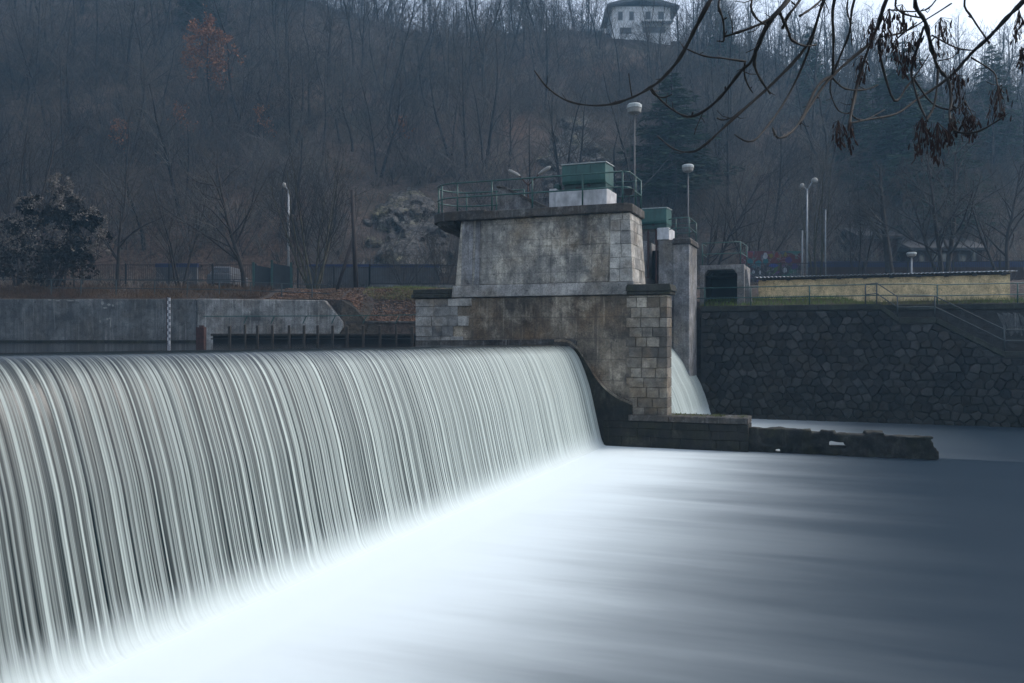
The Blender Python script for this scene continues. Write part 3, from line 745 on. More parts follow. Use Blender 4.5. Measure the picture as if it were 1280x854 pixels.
# ------------------------------------------------------------------ stone bank on the far right
WT = 13.05
def wall_top(s):      # top of the outer face; cut by the stair down to the water
    return interp(s, [(1, 1.45), (10.2, 1.45), (11.0, .78), (12.6, .78), (15.4, -.80), (40, -.82)])
bw = root('stone_bank_wall', (14, WT, 0), 'dark river wall of polygonal basalt blocks below the yellow building', 'wall', frame=DAM)
m_ = MB(); pts = [(1.75, -.8)] + [(1.75, E(1.44))] + [(s, E(wall_top(s)) - .02) for s in (10.2, 11.0, 12.6, 15.4, 60)] + [(60, -.8)]
m_.prism(pts, 'y', WT, WT + .45); m_.build('core', M['mortar'], bw)
rw = random.Random(11)
hx, hz = .46, .37
def jit(i, k):
    rr = random.Random(i * 7919 + k * 104729 + 5); return rr.uniform(-.10, .10), rr.uniform(-.085, .085)
m_ = MB()
for r in range(-1, 18):
    for c in range(0, 80):
        cx_ = 1.6 + c * hx + (hx / 2 if r % 2 else 0); cz_ = .05 + r * hz
        # hexagon corners taken from a shared jittered lattice
        cor = []
        for (ux, uz) in ((0, -2), (1, -1), (1, 1), (0, 2), (-1, 1), (-1, -1)):
            gi, gk = 2 * c + (1 if r % 2 else 0) + ux, 3 * r + uz
            jx, jz = jit(gi, gk); cor.append((1.6 + gi * hx / 2 + jx, .05 + gk * hz / 3 + jz))
        mx = sum(p[0] for p in cor) / 6; mz = sum(p[1] for p in cor) / 6
        lim = E(wall_top(mx)) - .05
        if mz > lim - .02 or mx < 1.9 or rw.random() < .01: continue
        cor = [(x, min(z, lim)) for x, z in cor]
        dep = rw.uniform(.04, .16); tone = rw.random() ** 1.6
        def ring(f, y): return [(mx + (x - mx) * f, y, mz + (z - mz) * f) for x, z in cor]
        tl = rw.uniform(-.05, .05)
        rgs = ring(.96, WT + .02) + ring(.93, WT - dep * .75) + [(x, y + tl * (z - mz) / .3, z) for x, y, z in ring(.78, WT - dep)] 
        cpt = [(mx, WT - dep - .015, mz)]
        fs = []
        for lv in (0, 6):
            fs += [(lv + i, lv + (i + 1) % 6, lv + 6 + (i + 1) % 6, lv + 6 + i) for i in range(6)]
        fs += [(12 + i, 12 + (i + 1) % 6, 18) for i in range(6)]
        m_.add(rgs + cpt, fs, tone)
m_.build('basalt_blocks', M['rubble'], bw, bevel=.012)
m_ = MB()
def band(pts, t0, t1, h):
    for (s0, z0), (s1, z1) in zip(pts, pts[1:]):
        m_.hexa([(s0, t0, E(z0)), (s1 - .004, t0, E(z1)), (s1 - .004, t1, E(z1)), (s0, t1, E(z0))], [(s0, t0, E(z0 + h)), (s1 - .004, t0, E(z1 + h)), (s1 - .004, t1, E(z1 + h)), (s0, t1, E(z0 + h))])
band([(1.74, 1.45), (4.6, 1.45), (7.4, 1.45), (10.2, 1.45), (11.0, .78), (12.6, .78), (15.4, -.80), (20, -.82), (40, -.82)], WT - .13, WT + .5, .27)
m_.build('coping', M['coping'], bw, bevel=.02)
m_ = MB(); m_.box(10.0, 60, WT + 1.5, WT + 1.95, -.8, E(1.45)); m_.build('rear_wall', M['rubble'], bw)
m_ = MB(); m_.box(10.0, 60, WT + 1.4, WT + 2.0, E(1.452), E(1.72)); m_.build('rear_coping', M['coping'], bw, bevel=.02)
m_ = MB(); n = 14
m_.box(11.0, 12.6, WT + .5, WT + 1.5, -.8, E(.78))
for k in range(n):
    s0 = 12.6 + k * 2.8 / n; z0 = .78 - (k + 1) * 1.58 / n
    m_.box(s0 + .002, s0 + 2.8 / n, WT + .5, WT + 1.5, -.8, E(z0))
m_.box(15.402, 60, WT + .5, WT + 1.5, -.8, E(-.82))
m_.build('steps', M['slab'], bw, bevel=.01)
# whitish wash stain on the rear wall
m_ = MB(); rr = random.Random(2)
for k in range(9):
    s0 = 15.3 + k * .22; m_.prism([(s0, E(1.3)), (s0 + rr.uniform(.12, .3), E(1.3 - rr.random() * .2)), (s0 + rr.uniform(.4, .7), E(.2 + rr.random() * .4)), (s0 + rr.uniform(.3, .4), E(.1 + rr.random() * .3))], 'y', WT + 1.49 - k * .001, WT + 1.51)
m_.build('lime_wash', M['riverwall'], bw)

zb = E(1.72)
top = [(1.5, WT + .3, zb), (4.2, WT + .3, zb), (10.0, WT + .32, zb), (11.8, WT + .6, zb), (12.8, WT + 1.75, zb), (30, WT + 1.75, zb)]
railing('bank_railing', 'long green railing along the top of the stone bank in front of the yellow building', (8, WT, zb), [top], (.42, .95),
        [(1.9, WT + .3, zb), (4.2, WT + .3, zb), (7.0, WT + .31, zb), (12.8, WT + 1.75, zb), (16.2, WT + 1.75, zb), (19.8, WT + 1.75, zb)], DAM)
sr = [(9.55, WT + .1, zb - .05), (10.05, WT + .1, zb), (10.95, WT + .1, E(1.05)), (12.55, WT + .1, E(1.05)), (15.4, WT + .1, E(-.53)), (24, WT + .1, E(-.55))]
railing('stair_railing', 'green handrail stepping down the stair in the stone bank', (12, WT, E(.8)), [sr], (.5, 1.0), sr[:5] + [(18.2, WT + .1, E(-.54))], DAM, mat='dullrail')

# grass behind the coping
rg = np.random.default_rng(8); n = 16000
s_ = rg.uniform(1.6, 30, n); t_ = WT + .45 + rg.random(n) * 3.3
ok = ~((s_ > 10.0) & (t_ < WT + 2.0)); s_, t_ = s_[ok], t_[ok]
X = OX + DX * s_ - DY * t_; Y = OY + DY * s_ + DX * t_
Z = np.array([gz(x, y) for x, y in zip(X, Y)]); n = len(X)
h = rg.uniform(.05, .15, n); C = np.stack([X, Y, Z + h * .8], 1); A = np.stack([rg.normal(size=n) * .04, rg.normal(size=n) * .04, h], 1)
B = rand_dirs(rg, n) * .012; B[:, 2] = 0
tag(finish('grass', quads('grass', C, A, B), M['grass']), 'strip of green grass between the stone bank and the yellow building', 'grass', kind='stuff')

# yellow building with corrugated roof
yb = root('low_building', (10, 16.5, E(2.0)), 'long low pale yellow building with corrugated roof on the far bank', 'building', frame=DAM)
t0 = 16.45
m_ = MB(); m_.box(4.3, 16.15, t0, t0 + 2.6, E(1.6), E(3.2)); m_.build('wall', M['yellow'], yb, bevel=.01)
m_ = MB(); m_.box(4.37, 16.1, t0 - .05, t0 + 2.5, E(3.202), E(3.30)); m_.build('eaves_board', M['black'], yb)
for k in range(10):
    m_ = MB(); sx = 4.5 + k * 1.25; m_.box(sx, sx + .2, t0 - .22, t0 - .052, E(3.16), E(3.29)); m_.build('rafter_end', M['black'], yb)
m_ = MB(); n = 62; w = 12.3 / n
for k in range(n):
    s0 = 4.12 + k * w
    for q in range(6):
        a0, a1 = q / 6, (q + 1) / 6; f = lambda a: .028 * math.sin(2 * math.pi * a)
        p = [(s0 + a0 * w, t0 - .35, E(3.34) + f(a0)), (s0 + a1 * w, t0 - .35, E(3.34) + f(a1)), (s0 + a1 * w, t0 + 2.9, E(3.50) + f(a1)), (s0 + a0 * w, t0 + 2.9, E(3.50) + f(a0))]
        m_.hexa(p, [(x, y, z + .016) for x, y, z in p])
m_.build('roof', M['corr'], yb)

# concrete portal
po = root('concrete_portal', (2.6, 14.5, E(1.9)), 'grey concrete portal with a dark opening beside the far pier', 'portal', frame=DAM)
a0, a1, tt = 1.5, 3.78, 14.3
z0, z1 = E(1.5), E(3.92)
m_ = MB(); m_.box(a0, a0 + .22, tt, tt + 3, z0, z1 - .24); m_.box(a1 - .36, a1, tt, tt + 3, z0, z1 - .24); m_.box(a0, a1, tt, tt + 3, z1 - .238, z1)
m_.prism([(a0 + .22, z1 - .24), (a0 + .22, z1 - .5), (a0 + .42, z1 - .24)], 'y', tt + .002, tt + 2.9); m_.prism([(a1 - .36, z1 - .24), (a1 - .56, z1 - .24), (a1 - .36, z1 - .5)], 'y', tt + .002, tt + 2.9)
m_.build('frame', M['pier'], po, bevel=.02)
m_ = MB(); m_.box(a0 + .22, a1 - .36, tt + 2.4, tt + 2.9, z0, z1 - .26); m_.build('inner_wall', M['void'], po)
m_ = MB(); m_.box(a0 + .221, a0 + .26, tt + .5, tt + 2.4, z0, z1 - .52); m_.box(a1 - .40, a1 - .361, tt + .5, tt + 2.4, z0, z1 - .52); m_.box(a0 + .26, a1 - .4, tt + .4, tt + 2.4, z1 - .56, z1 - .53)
m_.build('shade_lining', M['void'], po)  # added dark sheets that paint the shade inside the opening
m_ = MB(); m_.prism([(a1 + .002, z0), (a1 + .42, z0), (a1 + .1, z1 - .25), (a1 + .002, z1 - .25)], 'y', tt + .3, tt + .6); m_.build('buttress', M['pier'], po, bevel=.01)
railing('portal_railing', 'green railing on top of the concrete portal', (2.6, 14.5, z1), [[(1.62, tt + 1.6, z1), (1.62, tt + .12, z1), (3.58, tt + .12, z1), (3.68, tt + 2.2, z1)]], (.6, 1.18),
        [(1.62, tt + .12, z1), (3.58, tt + .12, z1), (3.68, tt + 2.2, z1)], DAM)

# ------------------------------------------------------------------ left bank
def wx(px, Y): return (px - 640) / F * Y
def wz(py, Y): return EYE + (HOR - py) / F * Y
LW = 50.0
o = root('concrete_river_wall', (-25, LW, 0), 'long grey stained concrete river wall on the upstream bank', 'wall')
m_ = MB(); m_.box(-60, wx(246, LW), LW, LW + .7, 1.5, wz(374, LW)); m_.build('wall', M['riverwall'], o, bevel=.03)
m_ = MB(); m_.box(-60, wx(246, LW), LW - .22, LW - .002, 1.5, UPZ + .16); m_.build('foot_ledge', M['wet'], o, bevel=.03)
wr = random.Random(9); m_ = MB()
for (px, py, w, h) in [(62, 375, 5, 2), (72, 376, 7, 1.5), (88, 376, 10, 1.5), (128, 379, 4, 5), (131, 385, 6, 2), (136, 381, 5, 3), (141, 382, 2, 3), (134, 399, 3, 3), (137, 398, 3, 2), (125, 402, 1.5, 4), (96, 376, 5, 1), (138, 404, 1.5, 12)]:
    x, z = wx(px, LW), wz(py, LW); a = w / F * LW / 2; b = h / F * LW / 2
    m_.prism([(x - a, z), (x - a * .3, z - b), (x + a, z - b * .4), (x + a * .6, z + b * .7), (x - a * .4, z + b)], 'y', LW - .006, LW + .02)
m_.build('lime_streak', M['lampwhite'], o)
o = root('wing_wall', (wx(340, LW), LW, 0), 'pale concrete wing wall with a sloping rounded end behind the timber posts', 'wall')
x0, x1 = wx(247, LW), wx(430, LW)
pts = [(x0, 1.5), (x0, wz(373.5, LW)), (wx(406, LW), wz(375.5, LW)), (wx(429, LW), wz(402, LW)), (wx(430, LW), wz(409, LW)), (wx(424, LW), wz(417, LW)), (wx(420, LW), 1.5)]
m_ = MB(); m_.prism(pts, 'y', LW - .12, LW + .6); m_.build('wall', M['wingwall'], o, bevel=.05)
o = root('low_wall', (wx(475, LW), LW, 0), 'low pale concrete wall below the leafy slope beside the tower', 'wall')
m_ = MB(); m_.box(wx(432, LW), 1.5, LW + .05, LW + .5, 1.5, wz(404, LW)); m_.build('wall', M['wingwall'], o, bevel=.03)
m_ = MB(); m_.box(wx(432, LW), 1.5, LW - .01, LW + .55, wz(404, LW) + .002, wz(401.5, LW)); m_.build('coping', M['slab'], o, bevel=.02)
# timber boom
BY = 47.2
o = root('timber_boom', (wx(390, BY), BY, UPZ), 'dark timber boom walkway standing in the water along the upstream bank', 'boom')
m_ = MB(); m_.box(wx(262, BY), wx(530, BY), BY + .15, BY + .5, wz(420, BY), wz(417, BY)); m_.build('beam', M['timber'], o, bevel=.02)
m_ = MB(); m_.box(wx(262, BY), wx(530, BY), BY + .52, BY + .6, 2.5, wz(418, BY)); m_.build('shade_board', M['shadetimber'], o)  # dark sheet standing in for the shaded gap beneath the beam
m_ = MB(); m_.box(wx(262, BY), wx(530, BY), BY + .12, BY + .2, wz(424.5, BY), wz(423, BY)); m_.build('lower_beam', M['shadetimber'], o, bevel=.02)
for px in (287, 306, 322, 340, 361, 379, 397, 415, 434, 454, 475, 495, 515):
    x = wx(px, BY); tp = wz(406 + (px % 3), BY); a = .055 + .02 * ((px * 7) % 3) / 2; ln = ((px * 13) % 7 - 3) * .012
    m_ = MB(); m_.hexa([(x - a, BY - .02, 2.6), (x + a, BY - .02, 2.6), (x + a, BY + .11, 2.6), (x - a, BY + .11, 2.6)], [(x - a + ln, BY - .02, tp), (x + a + ln, BY - .02, tp), (x + a + ln, BY + .11, tp + .03), (x - a + ln, BY + .11, tp + .03)])
    m_.build('post', M['timber'], o, bevel=.015)
o = root('rusty_bollard', (wx(253, BY), BY - .2, UPZ), 'rusty brown steel post standing in the water at the end of the boom', 'bollard')
m_ = MB(); m_.box(wx(248, BY), wx(258, BY), BY - .4, BY, 2.6, wz(409, BY)); m_.build('post_body', M['rust'], o, bevel=.02)
m_ = MB(); m_.box(wx(251, BY), wx(256, BY), BY - .3, BY - .1, wz(409, BY) + .001, wz(407, BY)); m_.build('top_lug', M['rust'], o)
HY = 48.8
o = root('bank_handrail', (wx(390, HY), HY, wz(395, HY)), 'thin green handrail with slanting brackets along the wing wall', 'handrail')
m_ = MB(); m_.tube([(wx(254, HY), HY, wz(395.5, HY)), (wx(400, HY), HY, wz(395, HY)), (wx(535, HY), HY, wz(393.5, HY))], .028, 6); m_.build('rail', M['railgreen'], o)
for px in (307, 341, 381, 417, 456, 497):
    m_ = MB(); m_.tube([(wx(px + 2, HY), HY, wz(395, HY)), (wx(px - 3, HY), HY + .1, wz(404.5, HY))], .03, 6); m_.build('bracket', M['railgreen'], o)
# gauge board
GY = 40.0
o = root('water_gauge', (wx(210.5, GY), GY, UPZ), 'tall checked white water level gauge standing in the river', 'gauge')
m_ = MB(); m_.box(wx(208.8, GY), wx(212.4, GY), GY, GY + .05, 2.4, wz(372, GY)); m_.build('board', M['gauge'], o)
m_ = MB(); m_.box(wx(207.8, GY), wx(208.5, GY), GY, GY + .12, 2.4, wz(372, GY)); m_.build('back_post', M['rust'], o)

# left railing above the wall
LY = 52.2
def lz(px, py): return wz(py, LY)
o = root('riverside_railing', (wx(280, LY), LY, 6), 'grey blue pipe railing above the long concrete river wall', 'railing')
for dy in (0, 11):
    p = [(wx(x, LY), LY, lz(x, y + dy * .95)) for x, y in ((60, 349.5), (150, 350), (280, 351.5), (330, 353.5), (400, 356), (412, 357))]
    m_ = MB(); m_.tube(p, .03, 6); m_.build('rail', M['dullrail'], o)
for px in (64, 101, 145, 193, 234, 274, 313, 352, 390):
    yt = interp(px, [(60, 349.5), (280, 351.5), (400, 356)])
    m_ = MB(); m_.tube([(wx(px, LY), LY, wz(374, LY) - .2), (wx(px, LY), LY, lz(px, yt))], .04, 6); m_.build('post', M['dullrail'], o)

# iron fences
def fence(name, label, pts, h, posts, bars, base_h=0, mat='black'):
    """pts: (x, y, z) corner points along the foot"""
    mid = pts[len(pts) // 2]
    rt = root(name, mid, label, 'fence')
    L = [0]
    for a, b in zip(pts, pts[1:]): L.append(L[-1] + (Vector(b) - Vector(a)).length)
    def at(g):
        for k in range(len(pts) - 1):
            if g <= L[k + 1] + 1e-6: return Vector(pts[k]).lerp(Vector(pts[k + 1]), (g - L[k]) / (L[k + 1] - L[k]))
        return Vector(pts[-1])
    for z in (.12, h - .05):
        m_ = MB(); m_.tube([Vector(p) + Vector((0, 0, base_h + z)) for p in pts], .026, 6); m_.build('rail', M[mat], rt)
    m_ = MB(); n = int(L[-1] / bars)
    for k in range(n):
        p = at(L[-1] * (k + .5) / n); m_.box(p.x - .011, p.x + .011, p.y - .011, p.y + .011, p.z + base_h + .12, p.z + base_h + h - .05)
    m_.build('bars', M[mat], rt)
    n = max(1, round(L[-1] / posts))
    for k in range(n + 1):
        p = at(L[-1] * k / n); m_ = MB(); m_.box(p.x - .045, p.x + .045, p.y - .045, p.y + .045, p.z - .2, p.z + base_h + h + .04); m_.build('post', M[mat], rt)
    if base_h:
        m_ = MB()
        for a, b in zip(pts, pts[1:]):
            a, b = Vector(a), Vector(b); dd = Vector((0, .12, 0))
            m_.hexa([a - dd - Vector((0, 0, .5)), b - dd - Vector((0, 0, .5)), b + dd - Vector((0, 0, .5)), a + dd - Vector((0, 0, .5))],
                    [a - dd + Vector((0, 0, base_h)), b - dd + Vector((0, 0, base_h)), b + dd + Vector((0, 0, base_h)), a + dd + Vector((0, 0, base_h))])
        m_.build('footing', M['riverwall'], rt, bevel=.02)
    return rt
FY = 59.0
fence('iron_fence', 'black iron bar fence on a low concrete footing behind the leafy slope', [(wx(462, FY), FY, wz(361, FY)), (wx(640, FY), FY, wz(361, FY))], 1.42, 3.1, .12, .25)
fence('iron_fence', 'black iron bar fence behind the brown utility pole', [(wx(372, 57.5), 57.5, wz(362, 57.5)), (wx(462, FY), FY, wz(362, FY))], 1.6, 3.0, .12)
fence('iron_fence', 'dark iron fence behind the brush above the long river wall', [(wx(-60, FY), FY, wz(352, FY)), (wx(245, FY), FY, wz(352, FY)), (wx(320, FY), FY, wz(352, FY))], 1.2, 2.9, .13)
RY = 58.0
fence('iron_fence', 'long black iron bar fence behind the yellow building', [(wx(925, RY), RY, wz(352, RY)), (wx(1100, RY - 2), RY - 2, wz(351, RY - 2)), (wx(1310, RY - 5), RY - 5, wz(350, RY - 5))], 1.25, 2.5, .12)
# blue grey gate panels at the end of the fence
o = root('panel_gate', (wx(335, 57), 57, gz(wx(335, 57), 57)), 'dark blue grey solid metal gate beside the multi-stemmed tree', 'gate')
for (xa, ya, xb, yb_) in ((317, 331, 340, 335), (341, 329, 363, 333)):
    m_ = MB(); y0 = 57; 
    m_.hexa([(wx(xa, y0), y0, wz(362, y0)), (wx(xb, y0), y0 + .6, wz(362, y0)), (wx(xb, y0), y0 + .66, wz(362, y0)), (wx(xa, y0), y0 + .06, wz(362, y0))],
            [(wx(xa, y0), y0, wz(ya, y0)), (wx(xb, y0), y0 + .6, wz(yb_, y0)), (wx(xb, y0), y0 + .66, wz(yb_, y0)), (wx(xa, y0), y0 + .06, wz(ya, y0))]); m_.build('panel', M['bluegate'], o)
for xa, ya in ((317, 328), (340, 325), (364, 328)):
    m_ = MB(); m_.box(wx(xa, 57) - .07, wx(xa, 57) + .07, 56.9, 57.05, wz(364, 57), wz(ya, 57)); m_.build('post', M['darkgreen'], o)

# things behind the fences
def barrier(px0, px1, Y, ytop, yblue, ybot, label, body):
    o = root('roadside_barrier', (wx((px0 + px1) / 2, Y), Y, wz(ybot, Y)), label, 'barrier')
    x0, x1 = wx(px0, Y), wx(px1, Y)
    m_ = MB(); m_.box(x0, x1, Y, Y + .3, wz(ybot, Y) - .5, wz(yblue, Y)); m_.build('panel', M[body], o)
    m_ = MB(); m_.box(x0 - .05, x1 + .05, Y - .03, Y + .33, wz(yblue, Y) + .003, wz(ytop, Y)); m_.build('blue_band', M['bluepaint'], o)
barrier(384, 548, 66, 330.5, 334.5, 358, 'grey barrier with a blue top band behind the fence and the utility pole', 'barrier')
barrier(1010, 1300, 64, 327, 334, 350, 'brown barrier with a blue band behind the fence and the yellow building', 'barrierred')
barrier(195, 246, 66, 329.5, 334, 352, 'short barrier with a faint blue band behind the railing near the gauge', 'barrier')
o = root('graffiti_wall', (wx(965, 63), 63, wz(350, 63)), 'dark red wall covered in coloured graffiti behind the iron fence', 'wall')
m_ = MB(); m_.box(wx(926, 63), wx(1001, 63), 63, 63.4, wz(352, 63), wz(314, 63)); m_.build('panel', M['graffiti'], o)
gp = random.Random(4); pal = []
for k, c in enumerate([(.02, .10, .12), (.03, .05, .22), (.28, .3, .33), (.12, .11, .02), (.05, .03, .11), (.15, .03, .03)]): pal.append(mat_plain('spray_paint', c, .8, .2, 2))
def spray(px, py, w, h, c, k):
    Y = 63; x, z = wx(px, Y), wz(py, Y); a, b = w / F * Y / 2, h / F * Y / 2
    m_ = MB(); n = 9
    m_.prism([(x + a * math.cos(6.283 * i / n) * gp.uniform(.7, 1.1), z + b * math.sin(6.283 * i / n) * gp.uniform(.7, 1.1)) for i in range(n)][::-1], 'y', Y - .004 - k * .002, Y + .01)
    m_.build('painted_patch', pal[c], o)
for k, (px, py, w, h, c) in enumerate([(938, 327, 8, 9, 0), (948, 329, 9, 8, 0), (957, 327, 7, 10, 0), (967, 332, 12, 6, 1), (957, 320, 7, 8, 2), (964, 320, 5, 8, 3), (971, 319, 5, 8, 5), (982, 318, 4, 7, 3), (986, 325, 9, 8, 4), (993, 333, 8, 10, 4), (981, 338, 5, 8, 2), (942, 340, 3, 6, 2), (950, 341, 3, 5, 2), (938, 318, 7, 7, 5)]): spray(px, py, w, h, c, k)
# small houses on the right
def house(px0, px1, Y, ybase, yeave, yridge, wallm, label, windows, depth=6):
    x0, x1 = wx(px0, Y), wx(px1, Y); zb_ = wz(ybase, Y)
    rt = root('house', ((x0 + x1) / 2, Y, zb_), label, 'house')
    m_ = MB(); m_.box(x0, x1, Y, Y + depth, zb_ - 2, wz(yeave, Y)); m_.build('wall', M[wallm], rt)
    m_ = MB(); ze, zr = wz(yeave, Y), wz(yridge, Y)
    m_.prism([(Y - .5, ze - .1), (Y - .5, ze + .12), (Y + depth / 2, zr), (Y + depth + .5, ze + .12), (Y + depth + .5, ze - .1)], 'x', x0 - .4, x1 + .4); m_.build('roof', M['roofgrey'], rt)
    for (wa, wb, ya, yb2) in windows:
        m_ = MB(); m_.box(wx(wa, Y), wx(wb, Y), Y - .06, Y - .002, wz(yb2, Y), wz(ya, Y)); w_ = m_.build('window', M['barrier'], rt)
        m_ = MB(); q = .12; m_.box(wx(wa, Y) + q, wx(wb, Y) - q, Y - .075, Y - .062, wz(yb2, Y) + q, wz(ya, Y) - q); m_.build('pane', M['glass'], w_)
    return rt
h1 = house(1076, 1122, 76, 345, 297, 280, 'housebrick', 'dark red house with a bright skylight low behind the right trees', [(1084, 1091, 310, 322), (1108, 1115, 310, 322)])
m_ = MB(); Yq = 77; m_.hexa([(wx(1094, Yq), 76.6, wz(285, Yq)), (wx(1104, Yq), 76.6, wz(284, Yq)), (wx(1104, Yq), 77.6, wz(279, Yq)), (wx(1095, Yq), 77.6, wz(279, Yq))], [(wx(1094, Yq), 76.55, wz(284, Yq)), (wx(1104, Yq), 76.55, wz(283, Yq)), (wx(1104, Yq), 77.55, wz(278, Yq)), (wx(1095, Yq), 77.55, wz(278, Yq))])
m_.build('skylight', M['carpaint'], h1)
house(1140, 1228, 74, 345, 312, 292, 'housebrick', 'long red brown house behind the dark spreading trees', [(1148, 1156, 318, 330), (1165, 1184, 316, 337), (1198, 1208, 318, 330), (1214, 1221, 313, 330)], 7)
# white villa on top of the hill
VY = 147
vx0, vx1 = wx(765, VY), wx(838, VY)
zb_ = gz((vx0 + vx1) / 2, VY) - 1
vl = root('hilltop_villa', ((vx0 + vx1) / 2, VY, zb_), 'white villa with a shallow roof at the top of the wooded hill', 'house')
m_ = MB(); m_.box(vx0, vx1, VY, VY + 9, zb_ - 3, wz(8, VY)); m_.build('wall', M['housewhite'], vl)
m_ = MB(); ze, zr = wz(9, VY), wz(-4, VY); xm = wx(800, VY)
m_.prism([(vx0 - 1, ze - .2), (vx0 - 1, ze + .15), (xm, zr), (vx1 + 1.4, ze - .1), (vx1 + 1.4, ze - .4), (xm, zr - .9)], 'y', VY - 1.2, VY + 10); m_.build('roof', mat_plain('hazed_villa_roof', (.13, .135, .15), .6, .3, 1), vl)  # roof grey lightened so its colour carries the distance haze
m_ = MB(); m_.box(wx(800, VY), vx1 + .3, VY - 1.5, VY - .002, wz(30, VY), wz(28.5, VY)); m_.build('balcony', M['housewhite'], vl)
for (a, b, c, d) in ((772, 779, 14, 26), (786, 793, 14, 26), (806, 814, 14, 27), (822, 830, 14, 27), (803, 832, 33, 42), (774, 790, 34, 43)):
    m_ = MB(); m_.box(wx(a, VY), wx(b, VY), VY - .05, VY - .003, wz(d, VY), wz(c, VY)); w_ = m_.build('window', M['white'], vl)
    m_ = MB(); m_.box(wx(a, VY) + .12, wx(b, VY) - .12, VY - .07, VY - .052, wz(d, VY) + .12, wz(c, VY) - .12); m_.build('pane', M['glass'], w_)

# parked car seen end-on behind the railing
CY = 61
cxm = wx(285, CY); zc = wz(357, CY) - .25
M['carpaint'] = mat_plain('dull_white_car_paint', (.10, .107, .12), .4, .5, 2.5)
car = root('parked_car', (cxm, CY, zc), 'white car parked behind the riverside railing half hidden by brush', 'car')
m_ = MB(); w = .82
m_.prism([(-w, .25), (-w, .85), (-w * .93, .95), (w * .93, .95), (w, .85), (w, .25)], 'y', -2, 2); m_.v = [(cxm + x, CY + y, zc + z) for x, y, z in m_.v]; m_.build('body', M['carpaint'], car, bevel=.06)
m_ = MB(); m_.frus((-w * .93, w * .93, -1.7, 1.2), .952, (-w * .72, w * .72, -1.2, .7), 1.5); m_.v = [(cxm + x, CY + y, zc + z) for x, y, z in m_.v]; m_.build('cabin', M['carpaint'], car, bevel=.06)
m_ = MB(); m_.hexa([(-.62, -1.64, 1.03), (.62, -1.64, 1.03), (.62, -1.6, 1.03), (-.62, -1.6, 1.03)], [(-.52, -1.32, 1.4), (.52, -1.32, 1.4), (.52, -1.26, 1.4), (-.52, -1.26, 1.4)]); m_.v = [(cxm + x, CY + y, zc + z) for x, y, z in m_.v]; m_.build('rear_window', M['glass'], car)
for sx in (-1, 1):
    for sy in (-1.3, 1.3):
        m_ = MB(); m_.tube([(cxm + sx * .62, CY + sy, zc + .3), (cxm + sx * .84, CY + sy, zc + .3)], .3, 14); m_.build('wheel', M['tyre'], car)

# utility pole with strut
UY = 55.5
o = root('utility_pole', (wx(445, UY), UY, wz(368, UY)), 'brown wooden utility pole with a leaning strut on the leafy slope', 'utility pole')
m_ = MB(); m_.tube([(wx(445.5, UY), UY, wz(372, UY)), (wx(440, UY), UY, wz(238, UY))], [.17, .11], 10); m_.build('pole', M['polewood'], o, smooth=True)
m_ = MB(); m_.tube([(wx(421, UY), UY - .3, wz(368, UY)), (wx(441, UY), UY - .02, wz(297, UY))], [.12, .09], 8); m_.build('strut', M['polewood'], o, smooth=True)
# street lamps
def slamp(px, Y, ytop, ybase, arms, label, r=.075, mat='galv'):
    x = wx(px, Y)
    return arm_lamp((x, Y, wz(ybase, Y)), wz(ybase, Y) - .3, wz(ytop, Y), [([(x, Y, wz(ytop + 2, Y)), (wx(px + dx * .55, Y), Y, wz(ytop + dy * 1.0, Y))], ((wx(px + dx * .45, Y), Y, wz(ytop + dy * .9, Y)), (wx(px + dx, Y), Y, wz(ytop + dy * 1.1, Y)), .22)) for dx, dy in arms], ID, label, rp=r, mat=mat)
slamp(360.5, 60, 238, 362, [(-8, -6)], 'tall pale street lamp behind the multi-stemmed tree', .09)
slamp(1009, 60, 236, 352, [(-9, -3), (13, -10)], 'tall street lamp with two arms behind the yellow building')
def plain_pole(px, Y, yt, yb_, label, r=.06, mat='galv'):
    x = wx(px, Y); o = root('lamp_post', (x, Y, wz(yb_, Y)), label, 'post')
    m_ = MB(); m_.tube([(x, Y, wz(yb_, Y) - .3), (x, Y, wz(yt, Y))], [r, r * .8], 8); m_.build('pole', M[mat], o, smooth=True)
    m_ = MB(); m_.box(x - .2, x + .05, Y - .06, Y + .06, wz(yt, Y) + .002, wz(yt, Y) + .07); m_.build('cap', M['dullpole'], o)
plain_pole(1003, 62, 288, 352, 'shorter pale post close to the left of the two-armed lamp', .07)
plain_pole(1032, 61, 262, 352, 'slim pale post between the two-armed lamp and the spreading tree', .06)
def drum(px, Y, yt, yb_, w, ybase, label, polem='dullpole', flat=False):
    x = wx(px, Y); o = root('drum_lamp', (x, Y, wz(ybase, Y)), label, 'street lamp', None)
    rr_ = w * .84 / F * Y / 2; h = (yb_ - yt) / F * Y; z = wz(yb_, Y)
    m_ = MB(); m_.tube([(x, Y, wz(ybase, Y) - .3), (x, Y, z - .05)], [.07, .05], 8); m_.build('pole', M[polem], o, smooth=True)
    m_ = MB(); m_.lathe((x, Y, z), [(rr_ * .35, -.1), (rr_ * .9, 0), (rr_ * .97, h * .45), (rr_, h * .5)], 20); m_.build('diffuser', M['lampwhite'], o, smooth=False)
    m_ = MB(); m_.lathe((x, Y, z), [(rr_ * 1.03, h * .51), (rr_ * 1.02, h * .85), (rr_ * .8, h), (rr_ * .3, h * 1.06)], 20); m_.build('lamp_cap', M['rooftrim'], o, smooth=False)
drum(793, 48.5, 130, 141, 22, 368, 'tall drum shaped street lamp rising above the tower')
drum(860, 49, 206, 214, 17, 372, 'drum shaped street lamp rising behind the far pier')
drum(1139.5, 54, 315.5, 320, 14, 362, 'small flat lamp on a pale post behind the roof of the yellow building', 'galv')

